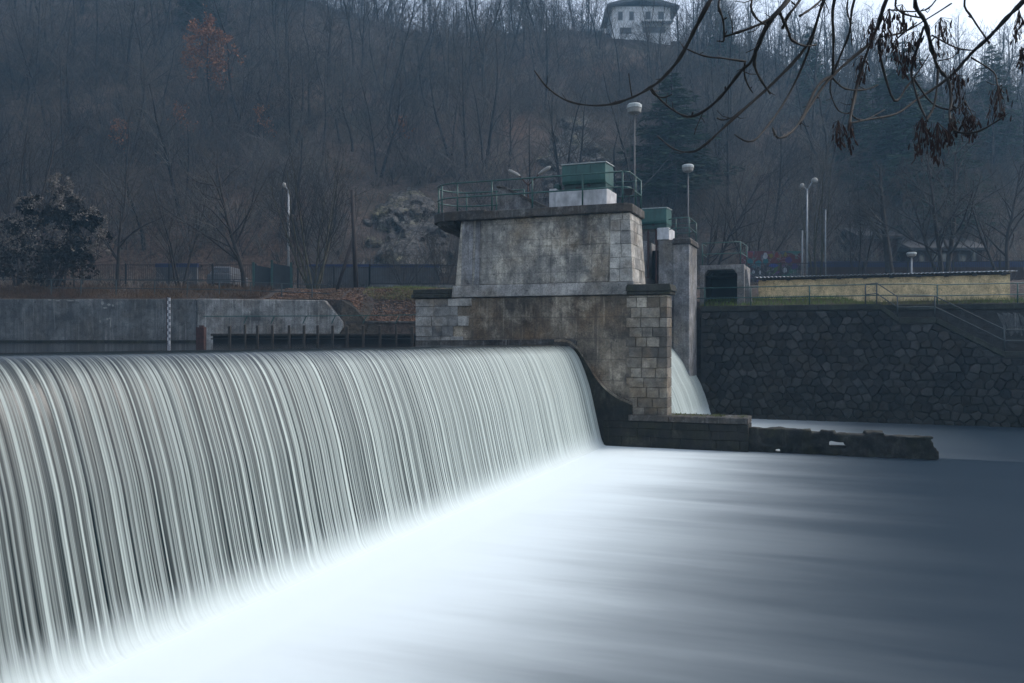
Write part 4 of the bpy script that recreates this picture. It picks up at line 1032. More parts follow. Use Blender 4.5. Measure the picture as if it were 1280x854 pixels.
# leaves on the slope, dry grass above the walls
def scatter(name, n, box, mat, label, size, up=.3, dens=None, kind='stuff', seed=1):
    rg = np.random.default_rng(seed); X = rg.uniform(box[0], box[1], n * 2); Y = rg.uniform(box[2], box[3], n * 2)
    k = np.array([(mnoise.noise((x * .35, y * .5, seed)) + rg.random() * .8) > .25 and y > bank_y(x) + .2 for x, y in zip(X, Y)])
    X, Y = X[k][:n], Y[k][:n]; m = len(X)
    Z = np.array([gz(x, y) for x, y in zip(X, Y)])
    A = rand_dirs(rg, m); A[:, 2] = np.abs(A[:, 2]) * up + (.02 if up < .5 else .4); A *= (size * rg.uniform(.5, 1.2, m))[:, None]
    B = np.cross(A, rand_dirs(rg, m)); B /= np.linalg.norm(B, axis=1, keepdims=True); B *= (size * .5 if up < .5 else .012)
    C = np.stack([X, Y, Z + (.03 if up < .5 else A[:, 2])], 1)
    return tag(finish(name, quads(name, C, A, B), mat), label, name.replace('_', ' '), kind=kind)
scatter('fallen_leaves', 15000, (wx(325, 50), -3.0, 50.6, 57), M['leaf'], 'carpet of rust brown fallen leaves on the slope by the tower', .10, .3, seed=2)
scatter('dry_grass', 15000, (-42, wx(330, 52), 50.9, 56), M['drygrass'], 'dry brown grass and weeds above the long river wall', .22, 1.0, seed=3)
scatter('green_grass', 7000, (wx(455, 54), 0, 53.5, 57.5), M['grass'], 'patch of short green grass below the iron fence', .09, 1.0, seed=5)

# ------------------------------------------------------------------ trees
def grow(rg, segT, segC, p, d, L, r, lev, maxlev, prm):
    """one limb from p along d; thick levels go to the trunk list, the rest to the crown list"""
    n = prm['n'][lev]; st = L / n; pts = [p.copy()]; dirs = []
    dd = d.copy()
    for i in range(n):
        dd = dd + Vector(rg.normal(size=3)) * prm['wob'][lev] + Vector((0, 0, prm['up'][lev])); dd.normalize()
        p = p + dd * st; pts.append(p.copy()); dirs.append(dd.copy())
    rt = prm['tip'][lev]
    rad = [r * (1 - (1 - rt) * (i / n)) for i in range(n + 1)]
    out = segT if lev <= prm.get('tl', 0) else segC
    for i in range(n):
        out.append((*pts[i], *(pts[i + 1] + dirs[i] * rad[i] * .3), rad[i], rad[i + 1]))
    if lev == maxlev: return
    k = prm['kids'][lev]; s0 = prm['start'][lev]
    for j in range(k):
        f = s0 + (1 - s0) * (j + rg.random()) / k; q = min(f * n, n - .001); i = int(q)
        pp = pts[i].lerp(pts[i + 1], q - i); ax = dirs[i]
        side = Vector(rg.normal(size=3)); side = (side - ax * side.dot(ax)).normalized()
        a = math.radians(prm['ang'][lev] + rg.normal() * 9)
        cd = ax * math.cos(a) + side * math.sin(a)
        cl = L * prm['len'][lev] * (1.15 - .75 * (f - s0) / (1 - s0 + 1e-6)) * rg.uniform(.75, 1.2)
        grow(rg, segT, segC, pp, cd, cl, max(rad[i] * prm['rr'][lev], .006), lev + 1, maxlev, prm)

FOREST = dict(n=[8, 4, 3, 2], wob=[.05, .16, .2, .25], up=[.05, .09, .06, .05], tip=[.2, .25, .4, .6], kids=[20, 5, 4, 0], start=[.3, .25, .2, .2], ang=[44, 42, 42, 40], len=[.36, .5, .5, .5], rr=[.42, .55, .6, .6])
PARK = dict(n=[7, 6, 4, 3], wob=[.08, .15, .18, .22], up=[.05, .05, .03, .0], tip=[.25, .2, .35, .5], kids=[14, 8, 6, 0], start=[.18, .2, .15, .2], ang=[40, 40, 42, 45], len=[.62, .5, .45, .45], rr=[.55, .5, .55, .6], tl=1)
FAN = dict(n=[8, 6, 4, 3], wob=[.06, .12, .16, .2], up=[.03, .07, .05, .04], tip=[.2, .2, .35, .5], kids=[12, 7, 5, 0], start=[.15, .2, .15, .2], ang=[28, 30, 36, 40], len=[.5, .48, .45, .45], rr=[.5, .5, .55, .6], tl=0)

def make_tree(name, seed, H, r, prm, label, group, tm='trunk', cm='twig', stems=1, lean=.0, spread=.3, maxlev=3):
    rg = np.random.default_rng(seed); T, Cc = [], []
    for k in range(stems):
        a = 6.283 * k / max(stems, 1) + rg.random()
        d = Vector((math.cos(a) * spread * (stems > 1) + rg.normal() * lean, math.sin(a) * spread * .6 * (stems > 1), 1)).normalized()
        grow(rg, T, Cc, Vector((math.cos(a) * .2 * (stems > 1), 0, -.3)), d, H * (1 if k == 0 else rg.uniform(.75, .98)), r * (1 if k == 0 else rg.uniform(.6, .9)), 0, maxlev, prm)
    o = root(name, (0, 0, 0), label, 'tree', group)
    t = finish('trunk', seg_mesh('trunk', T, 6), M[tm], o); c = finish('crown', seg_mesh('crown', Cc, 3), M[cm], o)
    return o, T, Cc

HG = 'bare trees of the hillside wood'
kinds = [('slender bare tree with a straight pale trunk in the hillside wood', 0), ('crooked bare tree with a leaning trunk in the hillside wood', 1), ('forked bare tree with two stems in the hillside wood', 2)]
protos = []
for k in range(11):
    kind = k % 3
    prm = dict(FOREST)
    if kind == 1: prm = dict(FOREST, wob=[.13, .2, .22, .25], start=[.22, .2, .2, .2], ang=[52, 44, 42, 40], len=[.42, .5, .5, .5])
    o, T, Cc = make_tree('bare_tree', 100 + k, 12 + (k % 4) * 1.3, .17 + .02 * (k % 3), prm, kinds[kind][0], HG, stems=2 if kind == 2 else 1, lean=.12 if kind == 1 else .04, spread=.16)
    protos.append(o)
rt_ = random.Random(77)
def put(o, x, y, z, sc, rot):
    o.location = (x, y, z); o.scale = (sc, sc, sc); o.rotation_euler = (0, 0, rot)
used = set(); spots = []
tries = 0
while len(spots) < 285 and tries < 20000:
    tries += 1
    y = 76 + 84 * rt_.random() ** .75; px = rt_.uniform(-70, 1350); x = wx(px, y)
    if any((x - a) ** 2 + (y - b) ** 2 < 4.0 for a, b in spots): continue
    py = HOR - ground(x, y) / y * F
    if 430 < px < 600 and 225 < py < 345: continue          # the cliff faces stay open
    if 640 < px < 800 and 140 < py < 245: continue
    if 755 < px < 845 and y > 126: continue
    if px > 1060 and py > 270: continue
    spots.append((x, y))
for i, (x, y) in enumerate(spots):
    k = rt_.randrange(len(protos))
    if k in used: o = copy_tree(protos[k])
    else: o = protos[k]; used.add(k)
    put(o, x, y, gz(x, y) - .2, rt_.uniform(.72, 1.12), rt_.uniform(0, 6.28))
for k, o in enumerate(protos):
    if k not in used: put(o, 3 * k - 20, 120, gz(3 * k - 20, 120), 1, 0)

# conifers
def make_fir(seed, H, W, label, group):
    rg = np.random.default_rng(seed); T = [(0, 0, -.5, 0, 0, H, H * .018, .02)]; Cn, Ax, Bx = [], [], []; tw = []
    z = H * .08
    while z < H * .985:
        f = (z / H); w = W * (1 - f) ** .8 * rg.uniform(.75, 1.15) + .12
        for k in range(rg.integers(5, 8)):
            a = rg.random() * 6.283; Lb = w * rg.uniform(.6, 1.1); dirv = np.array([math.cos(a), math.sin(a), 0])
            p0 = np.array([0, 0, z + rg.normal() * .1]); droop = rg.uniform(.15, .45)
            p1 = p0 + dirv * Lb + np.array([0, 0, -droop * Lb * .8 + .15 * Lb]); tw.append((*p0, *p1, .03, .008))
            nn = int(14 + Lb * 22)
            for q in range(nn):
                g = rg.random() ** .7; c = p0 + (p1 - p0) * g + np.array([0, 0, .12 * math.sin(g * 3) * Lb])
                sd = np.array([-dirv[1], dirv[0], 0]) * rg.choice([-1, 1]); ln = rg.uniform(.12, .32) * (1.2 - .6 * g) * min(1.5, Lb * .7 + .4)
                v = sd * .8 + dirv * rg.uniform(.1, .8) + np.array([0, 0, rg.uniform(-.6, .15)]); v /= np.linalg.norm(v)
                Cn.append(c + v * ln); Ax.append(v * ln); bb = np.cross(v, rg.normal(size=3)); Bx.append(bb / np.linalg.norm(bb) * ln * .22)
        z += H * .026 + .08
    o = root('fir_tree', (0, 0, 0), label, 'fir tree', group)
    finish('trunk', seg_mesh('trunk', T + tw, 5), M['bark'], o)
    finish('crown', quads('crown', np.array(Cn), np.array(Ax), np.array(Bx)), M['fir'], o)
    return o
fir_specs = [(840, 262, 92, 64, 'large dark fir tree rising just right of the tower'), (1075, 238, 112, 42, 'dark fir standing lowest of the right hand firs'), (1128, 262, 48, 62, 'broad dark fir tallest of the group on the right slope'),
             (1240, 215, 55, 40, 'pointed dark fir near the right edge of the wood'), (1012, 150, 30, 24, 'small hazy fir high on the slope behind the branches'), (1180, 300, 128, 50, 'dark fir behind the red brown house'), (250, 40, -30, 30, 'dark evergreen on the ridge at the top left'), (905, 100, 14, 26, 'hazy fir below the ridge beside the villa')]
fp = [make_fir(300 + k, 14, 3.2, 'x', None) for k in range(3)]
for i, (px, pb, pt, hw, lab) in enumerate(fir_specs):
    x, y = on_ray(px, pb); H = (pb - pt) / F * y; o = fp[i] if i < 3 else copy_tree(fp[i % 3])
    put(o, x, y, gz(x, y), H / 14, rt_.uniform(0, 6)); w = (hw * 1.45 / F * y) / 3.2; o.scale = (w, w, H / 14)
    o['label'] = lab; o['group'] = 'dark firs on the slope'

# rust-coloured tree and a few saplings that kept their leaves
def leafy(name, seed, H, W, label, n, group=None, mat='orange', base=.45):
    o, T, Cc = make_tree(name, seed, H, H * .012, FOREST, label, group)
    rg = np.random.default_rng(seed); S = np.array(Cc); S = S[S[:, 5] > H * base]; k = rg.integers(0, len(S), n)
    f = rg.random((n, 1)); C = S[k, 0:3] * (1 - f) + S[k, 3:6] * f + rg.normal(size=(n, 3)) * .2
    keepn = np.array([mnoise.noise(tuple(c * .55)) > -.2 for c in C]); C = C[keepn]; n = len(C)
    A = rand_dirs(rg, n) * rg.uniform(.08, .19, (n, 1)); B = np.cross(A, rand_dirs(rg, n)) * .8
    finish('foliage', quads('foliage', C, A, B), M[mat], o)
    return o
x, y = on_ray(268, 168); o = leafy('rust_tree', 21, (168 - 28) / F * y, 4, 'rust orange tree still holding its leaves in the dark wood', 5200)
put(o, x, y, gz(x, y), 1, 1.0)
for i, (px, pb, pt, lab) in enumerate([(232, 195, 135, 'small rusty sapling below the rust orange tree'), (152, 215, 150, 'dim rusty sapling on the dark left slope'), (500, 195, 150, 'dull brown leafy sapling above the pale cliff'), (595, 95, 50, 'faint russet tree high in the haze above the tower'), (330, 190, 140, 'brown leafy sapling between bare trunks to the right of the rust orange tree')]):
    x, y = on_ray(px, pb); o = leafy('rust_sapling', 40 + i, (pb - pt) / F * y, 2, lab, 300, 'saplings that kept their rusty leaves', base=.3); put(o, x, y, gz(x, y), 1, i)

# park trees told apart
def hero(px, pb, pt, Y, prm, seed, label, stems=1, spread=.3, r=.16, tm='bark', cm='twig', lean=.05, name='bare_tree'):
    H = (pb - pt) / F * Y
    o, T, Cc = make_tree(name, seed, H * .92, r, prm, label, None, tm, cm, stems, lean, spread)
    put(o, wx(px, Y), Y, wz(pb, Y), 1, 0); return o
hero(392, 362, 172, 57.0, FAN, 501, 'many stemmed bare tree fanning up beside the pale street lamp', 6, .42, .11, 'mossbark')
hero(305, 358, 185, 58, PARK, 502, 'dark bare tree with a single trunk beside the blue grey gate', 1, .3, .17)
hero(225, 356, 190, 58, FAN, 503, 'twiggy dark bare tree behind the gauge', 3, .4, .1)
hero(146, 352, 205, 60, PARK, 504, 'dim bare tree close to the pale seeded shrub', 1, .3, .14)
hero(22, 352, 120, 60, FAN, 505, 'tall dark bare tree at the left edge behind the shrub', 3, .35, .13)
hero(888, 350, 190, 66, PARK, 506, 'bare tree behind the concrete portal', 2, .3, .14)
hero(943, 348, 178, 67, FAN, 507, 'broad bare tree spreading behind the graffiti wall', 4, .45, .13)
hero(1022, 350, 165, 62.5, FAN, 508, 'greenish bare tree with many stems around the pale posts', 5, .3, .1, 'mossbark')
hero(1072, 350, 190, 63, FAN, 509, 'thin bare tree just right of the slim pale post', 3, .3, .09)
hero(1178, 350, 165, 58.5, PARK, 510, 'large dark spreading bare tree in front of the red brown house', 3, .42, .2)
hero(1255, 350, 175, 60, PARK, 511, 'dark bare tree near the right edge of the far bank', 2, .35, .17)
hero(1114, 350, 190, 61, FOREST, 512, 'thick straight dark trunk in front of the red house', 1, .3, .32)
hero(505, 357, 295, 64, FAN, 513, 'low twiggy bush tree in front of the pale cliff', 5, .6, .06)
hero(555, 355, 275, 66, FAN, 514, 'pale twiggy bush tree beside the tower', 5, .55, .07)
hero(620, 352, 240, 70, PARK, 515, 'bare tree just behind the tower', 1, .4, .14)

# pale seed-headed shrub on the left
rg = np.random.default_rng(31); SY = 54.0
sb = root('seeded_shrub', (wx(68, SY), SY, wz(356, SY)), 'dark bushy shrub topped with pale fluffy seed heads above the long wall', 'shrub')
blobs = [(74, 240, 17, 20), (58, 262, 26, 22), (88, 268, 24, 24), (35, 258, 14, 12), (28, 290, 30, 22), (110, 276, 20, 16), (124, 296, 15, 16), (8, 318, 34, 30), (60, 312, 44, 34), (98, 316, 32, 26), (60, 338, 62, 20), (122, 318, 14, 12)]
Ci, Co = [], []
for bx, by, bw_, bh in blobs:
    c = np.array([wx(bx, SY), SY, wz(by, SY)]); rx, rz = bw_ / F * SY, bh / F * SY
    d = rand_dirs(rg, 1500); rad = rg.random((1500, 1)) ** .45
    pts = c + d * rad * np.array([rx, rx * .8, rz]); nz_ = np.array([mnoise.noise(tuple(p * .9)) for p in pts])
    Ci.append(pts[(nz_ > .0) & (rad[:, 0] < .97)])
    if by < 322:
        d = rand_dirs(rg, 3200); pts = c + d * np.array([rx, rx * .8, rz]) * rg.uniform(.86, 1.18, (3200, 1)); nz_ = np.array([mnoise.noise(tuple(p * 1.25)) + .5 * mnoise.noise(tuple(p * 3.5)) for p in pts])
        Co.append(pts[(nz_ > .10) & (d[:, 2] > -.1) & (pts[:, 2] > wz(318, SY))])
def leafset(C, s, mat, name, par):
    n = len(C); A = rand_dirs(rg, n) * rg.uniform(.5, 1.2, (n, 1)) * s; B = np.cross(A, rand_dirs(rg, n)) * .7
    return finish(name, quads(name, C - np.array(par['_b']), A, B), M[mat], par)
leafset(np.concatenate(Ci), .15, 'ivy', 'foliage', sb); leafset(np.concatenate(Co), .085, 'fluff', 'seed_heads', sb)
st = []
for k in range(150):
    bx, by, bw_, bh = blobs[k % len(blobs)]; c0 = np.array([wx(bx, SY), SY, wz(by, SY)]); d = rand_dirs(rg, 1)[0]; d[2] = abs(d[2]) + .2
    a = c0 - d * .3; b = c0 + d * np.array([bw_ / F * SY, bw_ / F * SY * .8, bh / F * SY]) * rg.uniform(1.0, 1.6); st.append((*(a - np.array(sb['_b'])), *(b - np.array(sb['_b'])), .022, .008))
for k in range(14):
    a = np.array([wx(68, SY) + rg.normal() * .5, SY + rg.normal() * .3, wz(358, SY)]); b = a + np.array([rg.normal() * 1.3, rg.normal() * .6, 2.2 + rg.random() * 2]); st.append((*(a - np.array(sb['_b'])), *(b - np.array(sb['_b'])), .06, .02))
finish('stem', seg_mesh('stem', st, 5), M['bark'], sb)

# undergrowth of the hillside: brambles, saplings and dead stalks nobody could count
def thicket(name, n, seed, mat, label, hmin, hmax, twigs, where, r=.018):
    rg = np.random.default_rng(seed); segs = []
    cnt = 0
    while cnt < n:
        px = rg.uniform(-120, 1400); y = 62 + 104 * rg.random() ** .8; x = wx(px, y)
        if not where(px, y, x): continue
        if mnoise.noise((x * .09, y * .09, seed)) + rg.random() * .9 < .2: continue
        cnt += 1; h = rg.uniform(hmin, hmax); b = np.array([x, y, gz(x, y) - .1])
        for k in range(twigs):
            d = rg.normal(size=3) * np.array([.55, .55, .3]); d[2] = abs(d[2]) + .75; d /= np.linalg.norm(d); l = h * rg.uniform(.5, 1.1)
            p0 = b + np.array([rg.normal() * .25, rg.normal() * .25, 0]); p1 = p0 + d * l * .55; d2 = d + rg.normal(size=3) * .35; p2 = p1 + d2 / np.linalg.norm(d2) * l * .5
            segs.append((*p0, *p1, r, r * .75)); segs.append((*p1, *p2, r * .75, r * .35))
            for q in range(2):
                d3 = d + rg.normal(size=3) * .6; p3 = p1 + d3 / np.linalg.norm(d3) * l * .38; segs.append((*p1, *p3, r * .6, r * .3))
    return tag(finish(name, seg_mesh(name, segs, 3), M[mat]), label, 'undergrowth', kind='stuff')
def cliff(px, y, x):
    py = HOR - ground(x, y) / y * F
    return (432 < px < 585 and 235 < py < 335) or (640 < px < 790 and 150 < py < 235)
thicket('undergrowth', 6000, 61, 'brush', 'tangled brown undergrowth covering the steep hillside', .8, 2.6, 7, lambda p, y, x: not (cliff(p, y, x) and (p * 7 % 10) > 5) and not (y < 72 and 500 < p < 0), .017)
thicket('undergrowth', 1500, 62, 'brush2', 'darker greenish undergrowth between the bare trunks', .6, 1.8, 12, lambda p, y, x: not cliff(p, y, x), .02)
thicket('saplings', 3600, 63, 'sapling', 'thin grey saplings crowding the wood between the larger trees', 4, 11, 3, lambda p, y, x: not cliff(p, y, x) and y > 74 and not (750 < p < 850 and y > 128), .035)

thicket('brushwood', 2600, 64, 'twigs', 'grey purple brushwood crowding the lower slope behind the fences', 2.2, 5.0, 7, lambda p, y, x: not cliff(p, y, x) and 73 < y < 122, .02)
# the crest of the hill: a dense stand of trunks with the sky showing through
rg = np.random.default_rng(91); segs = []
for k in range(520):
    px = rg.uniform(-80, 1380); y = rg.uniform(146, 188)
    if 745 < px < 855 and y < 160 and k % 9: continue
    x = wx(px, y); b_ = np.array([x, y, gz(x, y) - .3]); h = rg.uniform(8, 15); lean = rg.normal(size=3) * .05; lean[2] = 1
    q0 = b_; r0 = rg.uniform(.07, .17)
    for i in range(4):
        q1 = q0 + (lean + np.array([rg.normal() * .05, rg.normal() * .05, 0])) * h / 4; r1 = r0 * .72; segs.append((*q0, *q1, r0, r1))
        for _ in range(6 if i else 2):
            f = rg.random(); p = q0 + (q1 - q0) * f; d = rg.normal(size=3) * np.array([.6, .6, .25]); d[2] = abs(d[2]) + .55; d /= np.linalg.norm(d); l = h * rg.uniform(.1, .24) * (1.25 - i * .2)
            e1 = p + d * l; segs.append((*p, *e1, r1 * .35, .018))
            for _2 in range(3):
                d2 = d + rg.normal(size=3) * .5; d2 /= np.linalg.norm(d2); g = p + d * l * rg.uniform(.3, 1); segs.append((*g, *(g + d2 * l * .5), .02, .01))
        q0, r0 = q1, r1
tag(finish('ridge_wood', seg_mesh('ridge_wood', segs, 3), M['trunk']), 'far stand of thin bare trunks along the crest of the hill', 'wood', kind='stuff')

# rock faces in the foot of the hill
def rock(px0, px1, py0, py1, label, seed, amp):
    nxx, nzz = 150, 110; V = []
    for i in range(nxx + 1):
        for j in range(nzz + 1):
            u, w = i / nxx, j / nzz; px = lerp(px0, px1, u); py = lerp(py1, py0, w)
            x, y = on_ray(px, py, 70, 150)
            e = min(u, 1 - u) * 2.8 - .35 * w; ez = (1 - w) * 2.6; m_ = sstep(0, 1.0, min(e, ez) - .02 + .6 * mnoise.noise((u * 3.1, w * 3.7, seed)) + .3 * mnoise.noise((u * 8, w * 8, seed)) + .16 * mnoise.noise((u * 19, w * 15, seed)))
            z = gz(x, y); q = Vector((x * .3 + z * .12, seed * 3.0, z * .34 - x * .1))
            d1, p1 = mnoise.voronoi(q); fc = mnoise.cell_vector(p1[0] * 7.3) - Vector((.5, .5, .5)); dq = q - p1[0]
            d2, p2 = mnoise.voronoi(q * 2.9); f2 = mnoise.cell_vector(p2[0] * 5.1) - Vector((.5, .5, .5)); dq2 = q * 2.9 - p2[0]
            crack = sstep(0, .16, d1[1] - d1[0]); crack2 = sstep(0, .12, d2[1] - d2[0])
            b = fc.x * 1.1 + dq.x * fc.y * 2.6 + dq.z * fc.z * 2.6 + .35 * (f2.x + dq2.x * f2.y * 2 + dq2.z * f2.z * 2) - .5 * (1 - crack) - .2 * (1 - crack2) + .12 * mnoise.noise(q * 9)
            b = m_ * (.5 + amp + .6 * b) - (1 - m_) * 1.2
            V.append((x, y - b, z))
    f = [(i * (nzz + 1) + j, (i + 1) * (nzz + 1) + j, (i + 1) * (nzz + 1) + j + 1, i * (nzz + 1) + j + 1) for i in range(nxx) for j in range(nzz)]
    o = finish('rock_outcrop', np_mesh('rock_outcrop', np.array(V), np.array(f)), M['rock'])
    return tag(o, label, 'rock outcrop')
rock(430, 600, 222, 352, 'pale grey cracked cliff at the foot of the hill behind the iron fence', 3, .8)
rock(632, 800, 138, 250, 'tan rock face higher on the slope above the winch housing', 8, .6)

# ------------------------------------------------------------------ overhanging ash branches
BR = {  # traced twig outlines: (points, width at the start, width at the end)
 1: ([(888, 0), (872, 30), (850, 72), (828, 98), (812, 110), (790, 122), (760, 131), (730, 131), (705, 124), (683, 108), (668, 88)], 5.0, 1.6),
 2: ([(985, 0), (960, 30), (940, 75), (927, 88), (900, 122), (878, 140), (860, 146), (842, 138), (825, 124), (814, 110)], 5.0, 2.0),
 3: ([(1030, 0), (1010, 55), (965, 105), (920, 145), (880, 182), (862, 190), (842, 186), (822, 170)], 4.2, 1.5),
 4: ([(1030, 0), (1010, 65), (985, 120), (952, 167), (935, 177), (918, 168)], 3.5, 1.6),
 5: ([(899, 0), (904, 25), (905, 50), (899, 51)], 2.6, 1.8), 6: ([(905, 46), (930, 38), (950, 30), (968, 20)], 2.2, 3),
 7: ([(975, 16), (985, 38), (990, 50), (1005, 57), (1020, 56)], 3.6, 1.8), 8: ([(945, 62), (943, 80), (950, 98), (963, 117)], 3.6, 2),
 9: ([(1108, 0), (1098, 31), (1085, 62), (1072, 103), (1066, 130), (1061, 160)], 5, 3.2), 10: ([(1087, 55), (1041, 94), (1015, 129), (1000, 155)], 4, 2),
 11: ([(1041, 94), (1022, 108), (1000, 152), (985, 168), (972, 172), (966, 160)], 3.6, 1.8), 12: ([(1043, 0), (1042, 50), (1041, 94)], 3, 3),
 13: ([(1068, 0), (1062, 40), (1052, 66), (1041, 93)], 3, 2.6), 14: ([(1144, 0), (1157, 28), (1165, 62), (1173, 85), (1185, 100), (1189, 124), (1187, 144), (1191, 160), (1201, 166), (1224, 164), (1255, 146)], 6, 2.2),
 15: ([(1155, 33), (1142, 77), (1140, 95), (1149, 129), (1160, 152)], 4, 2.4), 16: ([(1285, -6), (1258, 23), (1237, 46), (1214, 67), (1191, 93), (1167, 111), (1147, 124), (1121, 142), (1088, 149), (1062, 154)], 6.5, 2),
 17: ([(1098, 49), (1103, 82), (1118, 126), (1134, 108), (1149, 88), (1162, 68)], 3.4, 1.5), 18: ([(1173, 85), (1171, 111), (1167, 134), (1157, 152)], 3, 2.2),
 19: ([(1165, 44), (1196, 60), (1219, 63)], 2.4, 1.8), 20: ([(1206, 0), (1216, 23), (1237, 54)], 3, 2.6), 21: ([(1214, 72), (1242, 90), (1247, 106), (1255, 116)], 2.4, 1.6),
 22: ([(1142, 98), (1165, 129), (1191, 137), (1207, 126)], 2.6, 1.5), 23: ([(1041, 98), (1057, 111), (1082, 112), (1098, 106)], 2.2, 1.5), 24: ([(932, 77), (905, 73), (880, 70), (858, 61)], 2.2, 1.4),
 25: ([(931, 79), (931, 95), (936, 108), (941, 116)], 2, 1.4), 26: ([(812, 110), (818, 118), (829, 122), (840, 118)], 2, 1.3), 27: ([(790, 121), (788, 108), (786, 92)], 1.6, 1.3),
 28: ([(1060, 0), (1063, 30), (1065, 56)], 2.4, 1.6), 29: ([(940, 0), (945, 22), (960, 32)], 2.4, 2), 30: ([(1000, 0), (985, 20), (978, 36)], 3, 3),
 31: ([(1072, 103), (1069, 125), (1064, 142), (1080, 150), (1106, 137)], 2, 1.3), 32: ([(1040, 96), (1038, 115), (1048, 138), (1062, 142)], 1.8, 1.3), 33: ([(1170, 0), (1150, 14), (1110, 12)], 2, 1.6), 34: ([(1100, 46), (1130, 40), (1165, 20), (1190, 4)], 2, 2),
 35: ([(1120, 0), (1128, 16), (1150, 22)], 3, 2), 36: ([(1110, 66), (1120, 50), (1146, 28)], 1.8, 1.6), 37: ([(1173, 76), (1190, 72), (1200, 62)], 1.6, 1.2), 38: ([(1280, 60), (1274, 76), (1278, 84)], 2, 1.6), 39: ([(1000, 20), (1018, 8), (1030, -4)], 3, 2), 40: ([(920, 145), (905, 150), (896, 148)], 1.6, 1.2), 41: ([(880, 138), (872, 156), (868, 168)], 1.5, 1.0), 42: ([(1206, 126), (1214, 140), (1222, 158)], 1.3, 1),
}
def bdepth(px, py): return 7.0 + .75 * math.sin(px / 83.0) + .35 * math.sin(py / 41.0 + px / 200)
ash = root('ash_tree', (7.2, 1.2, EYE - 1.7), 'overhanging ash branches with dark hanging seed bunches above the river', 'tree')
limb_pts = [(px, py) for px, py in ((1750, -150), (1500, -150), (1300, -120), (1150, -110), (1000, -105), (880, -95))]
lp = [P(px, py, bdepth(px, py)) for px, py in limb_pts]
m_ = MB(); m_.tube([Vector((7.2, 1.2, 2.0)), Vector((7.25, 1.3, 5)), Vector((7.1, 1.6, 8)), Vector((7.3, 2, 11))], [.3, .24, .2, .1], 12); m_.build('trunk', M['bark'], ash, smooth=True)
lv = [Vector((7.15, 1.5, 5.6)), Vector((7.3, 4, 6.4))] + lp
m_ = MB(); m_.tube(lv, [.1, .085, .075, .06, .05, .042, .035, .022], 10); m_.build('limb', M['branch'], ash, smooth=True)
rb = random.Random(6)
def spline(pts, sub=4):
    out = []
    for i in range(len(pts) - 1):
        p0, p1, p2, p3 = pts[max(i - 1, 0)], pts[i], pts[i + 1], pts[min(i + 2, len(pts) - 1)]
        for k in range(sub):
            t = k / sub; out.append(.5 * ((2 * p1) + (p2 - p0) * t + (2 * p0 - 5 * p1 + 4 * p2 - p3) * t * t + (3 * p1 - p0 - 3 * p2 + p3) * t ** 3))
    return out + [pts[-1]]
for key, (pts, w0, w1) in BR.items():
    pts = list(pts)
    q = [P(px, py, bdepth(px, py)) for px, py in pts]
    if pts[0][1] <= 0:                     # runs up to the limb above the frame
        tx = min(max(pts[0][0] + 55, 885), 1480); lim_y = interp(tx, sorted((a, b) for a, b in limb_pts))
        q = [P(tx, lim_y, bdepth(tx, lim_y)), P((tx + pts[0][0]) / 2, lim_y * .45, bdepth((tx + pts[0][0]) / 2, lim_y * .45))] + q
    sp = spline(q); n = len(sp)
    r = [max(.0035, lerp(w0, w1, i / (n - 1)) * 7.5 / F / 2 * (1 + .22 * rb.uniform(-1, 1) + .35 * (rb.random() < .12))) for i in range(n)]
    m_ = MB(); m_.tube(sp, r, 7)
    # buds and short spurs
    for i in range(3, n - 1, 3 if w0 < 4 else 4):
        if rb.random() < .45:
            d = Vector((rb.uniform(-1, 1), rb.uniform(-1, 1), rb.uniform(-.3, 1))).normalized() * rb.uniform(.012, .04)
            m_.tube([sp[i], sp[i] + d, sp[i] + d * 1.3], [r[i] * .6, r[i] * .7, .001], 5)
    for i in range(2, n - 1, 3):
        if rb.random() < .4:
            d = (sp[i + 1] - sp[i]).normalized() * rb.uniform(.3, 1) + Vector((rb.uniform(-1, 1), rb.uniform(-1, 1), rb.uniform(-.9, .7))); d.normalize(); L_ = rb.uniform(.04, .17)
            k1 = sp[i] + d * L_ * .5; k2 = k1 + (d + Vector((rb.uniform(-.4, .4), rb.uniform(-.4, .4), rb.uniform(0, .6)))).normalized() * L_ * .5
            m_.tube([sp[i], k1, k2], [.0042, .0034, .0026], 5)
    m_.build('branch', M['branch'], ash, smooth=True)
CL = [(1091, 40, 17, 32), (1112, 36, 24, 46), (1128, 22, 14, 30), (1176, 46, 24, 44), (1142, 58, 20, 34), (1130, 82, 14, 32), (1076, 86, 17, 30), (1063, 170, 9, 34), (1048, 166, 16, 28), (1153, 172, 22, 48), (1172, 178, 20, 46), (1198, 116, 20, 40), (1192, 96, 10, 22), (1207, 152, 18, 32), (1215, 158, 14, 26), (1248, 128, 22, 38), (1274, 30, 14, 34), (1277, 72, 8, 26), (1187, 166, 12, 24), (1102, 56, 12, 28), (1192, 152, 8, 20), (1121, 62, 10, 24)]
sg = np.random.default_rng(17)
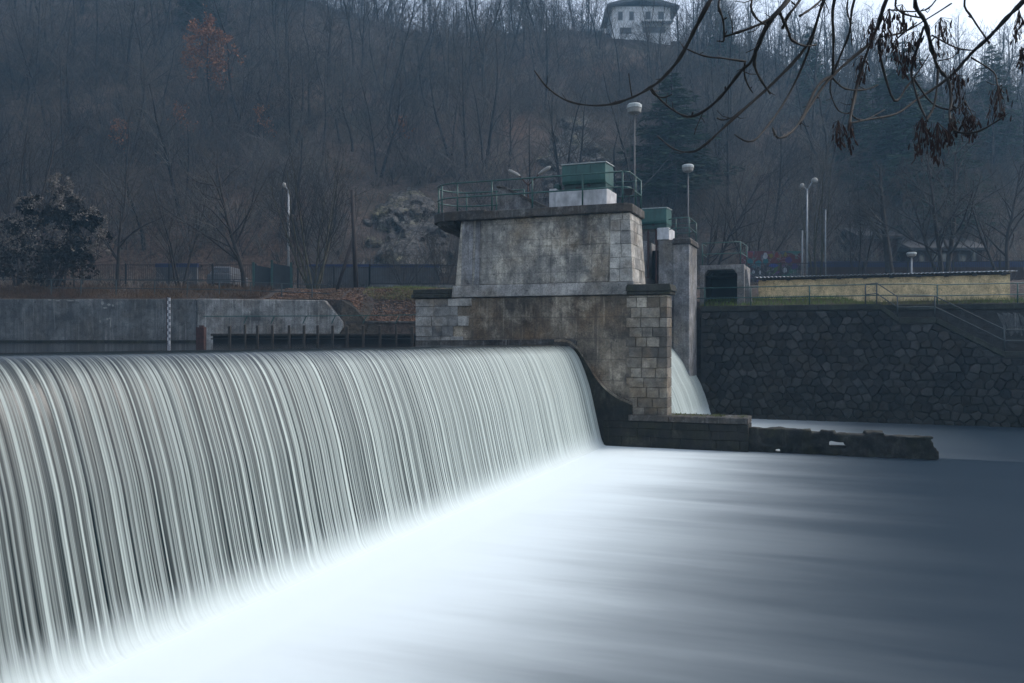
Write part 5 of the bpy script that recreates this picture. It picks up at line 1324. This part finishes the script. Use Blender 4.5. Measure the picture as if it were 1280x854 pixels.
for (px, py, w, h) in CL:
    Y = bdepth(px, py); c = np.array(P(px, py, Y)); C, A, B = [], [], []
    mb_ = MB(); k0 = Y / F
    for k in range(int(14 + w * h / 20)):
        u = sg.normal() * .28; v = sg.uniform(-.5, .5)
        p = c + np.array([u * w * k0, sg.normal() * .3 * w * k0, v * h * k0]); ln = sg.uniform(.03, .052)
        ax = np.array([sg.normal() * .25, sg.normal() * .25, -1]); ax /= np.linalg.norm(ax); bb = np.cross(ax, sg.normal(size=3)); bb /= np.linalg.norm(bb); nn = np.cross(ax, bb)
        wd = ln * .2; th = ln * .05
        ringp = []
        vs = [p - ax * ln * .0]
        for f, ww in ((.15, .45), (.5, 1), (.85, .8)):
            q = p + ax * ln * f * 1.6
            vs += [q + bb * wd * ww, q + nn * th, q - bb * wd * ww, q - nn * th]
        vs.append(p + ax * ln * 1.6)
        fs = [(0, 1 + i, 1 + (i + 1) % 4) for i in range(4)] + [(1 + l * 4 + i, 5 + l * 4 + i, 5 + l * 4 + (i + 1) % 4, 1 + l * 4 + (i + 1) % 4) for l in range(2) for i in range(4)] + [(9 + (i + 1) % 4, 9 + i, 13) for i in range(4)]
        mb_.add(vs, fs)
        if k % 3 == 0: mb_.tube([c + np.array([0, 0, h * k0 * .55]), p], .0022, 4)
    mb_.build('seed_cluster', M['seed'], ash)

# ------------------------------------------------------------------ air, sky, light, camera
hz = NB('river_haze')
pv = hz.n('ShaderNodeVolumePrincipled', {'Color': (.36, .68, 1.0), 'Density': .0009, 'Anisotropy': .2})
om = hz.n('ShaderNodeOutputMaterial'); hz.t.links.new(pv.outputs[0], om.inputs['Volume'])
m_ = MB(); m_.box(-262, 262, -31, 322, -2.2, 90)
HAZE = tag(m_.build('haze', hz.m), 'thin blue winter haze in the valley', 'haze', kind='stuff')

w = bpy.data.worlds.new('World'); SC.world = w; w.use_nodes = True; nt = w.node_tree; nt.nodes.clear()
SUN_EL, SUN_AZ = math.radians(44), math.radians(76)     # azimuth clockwise from +Y
sky = nt.nodes.new('ShaderNodeTexSky'); sky.sky_type = 'NISHITA'; sky.sun_disc = False
sky.sun_elevation = SUN_EL; sky.sun_rotation = SUN_AZ; sky.air_density = 1.0; sky.dust_density = 3.0; sky.ozone_density = 1.0
hs = nt.nodes.new('ShaderNodeHueSaturation'); hs.inputs['Saturation'].default_value = .62
bg = nt.nodes.new('ShaderNodeBackground'); bg.inputs[1].default_value = .14
wo = nt.nodes.new('ShaderNodeOutputWorld')
nt.links.new(sky.outputs[0], hs.inputs['Color']); nt.links.new(hs.outputs[0], bg.inputs[0]); nt.links.new(bg.outputs[0], wo.inputs[0])
sl = bpy.data.lights.new('sun', 'SUN'); sl.energy = .5; sl.angle = math.radians(25); sl.color = (1, .98, .96)
so = bpy.data.objects.new('sun', sl); COL.objects.link(so)
dirv = Vector((math.sin(SUN_AZ) * math.cos(SUN_EL), math.cos(SUN_AZ) * math.cos(SUN_EL), math.sin(SUN_EL)))
so.rotation_euler = dirv.to_track_quat('Z', 'Y').to_euler()

cam = bpy.data.cameras.new('camera'); cam.lens = 30; cam.sensor_width = 36; cam.clip_end = 2000; cam.clip_start = .05
cam.shift_y = -(427 - HOR) / 1280
co = bpy.data.objects.new('camera', cam); COL.objects.link(co); co.location = (0, 0, EYE); co.rotation_euler = (math.radians(90), 0, 0)
SC.camera = co
vs_ = SC.view_settings; vs_.view_transform = 'Standard'; vs_.look = 'None'; vs_.exposure = 0.93; vs_.gamma = 1; vs_.use_curve_mapping = False
SC.cycles.use_denoising = True
SC.cycles.max_bounces = 6; SC.cycles.diffuse_bounces = 3; SC.cycles.glossy_bounces = 3; SC.cycles.volume_bounces = 0
for o in list(bpy.data.objects):
    if '_b' in o: del o['_b']
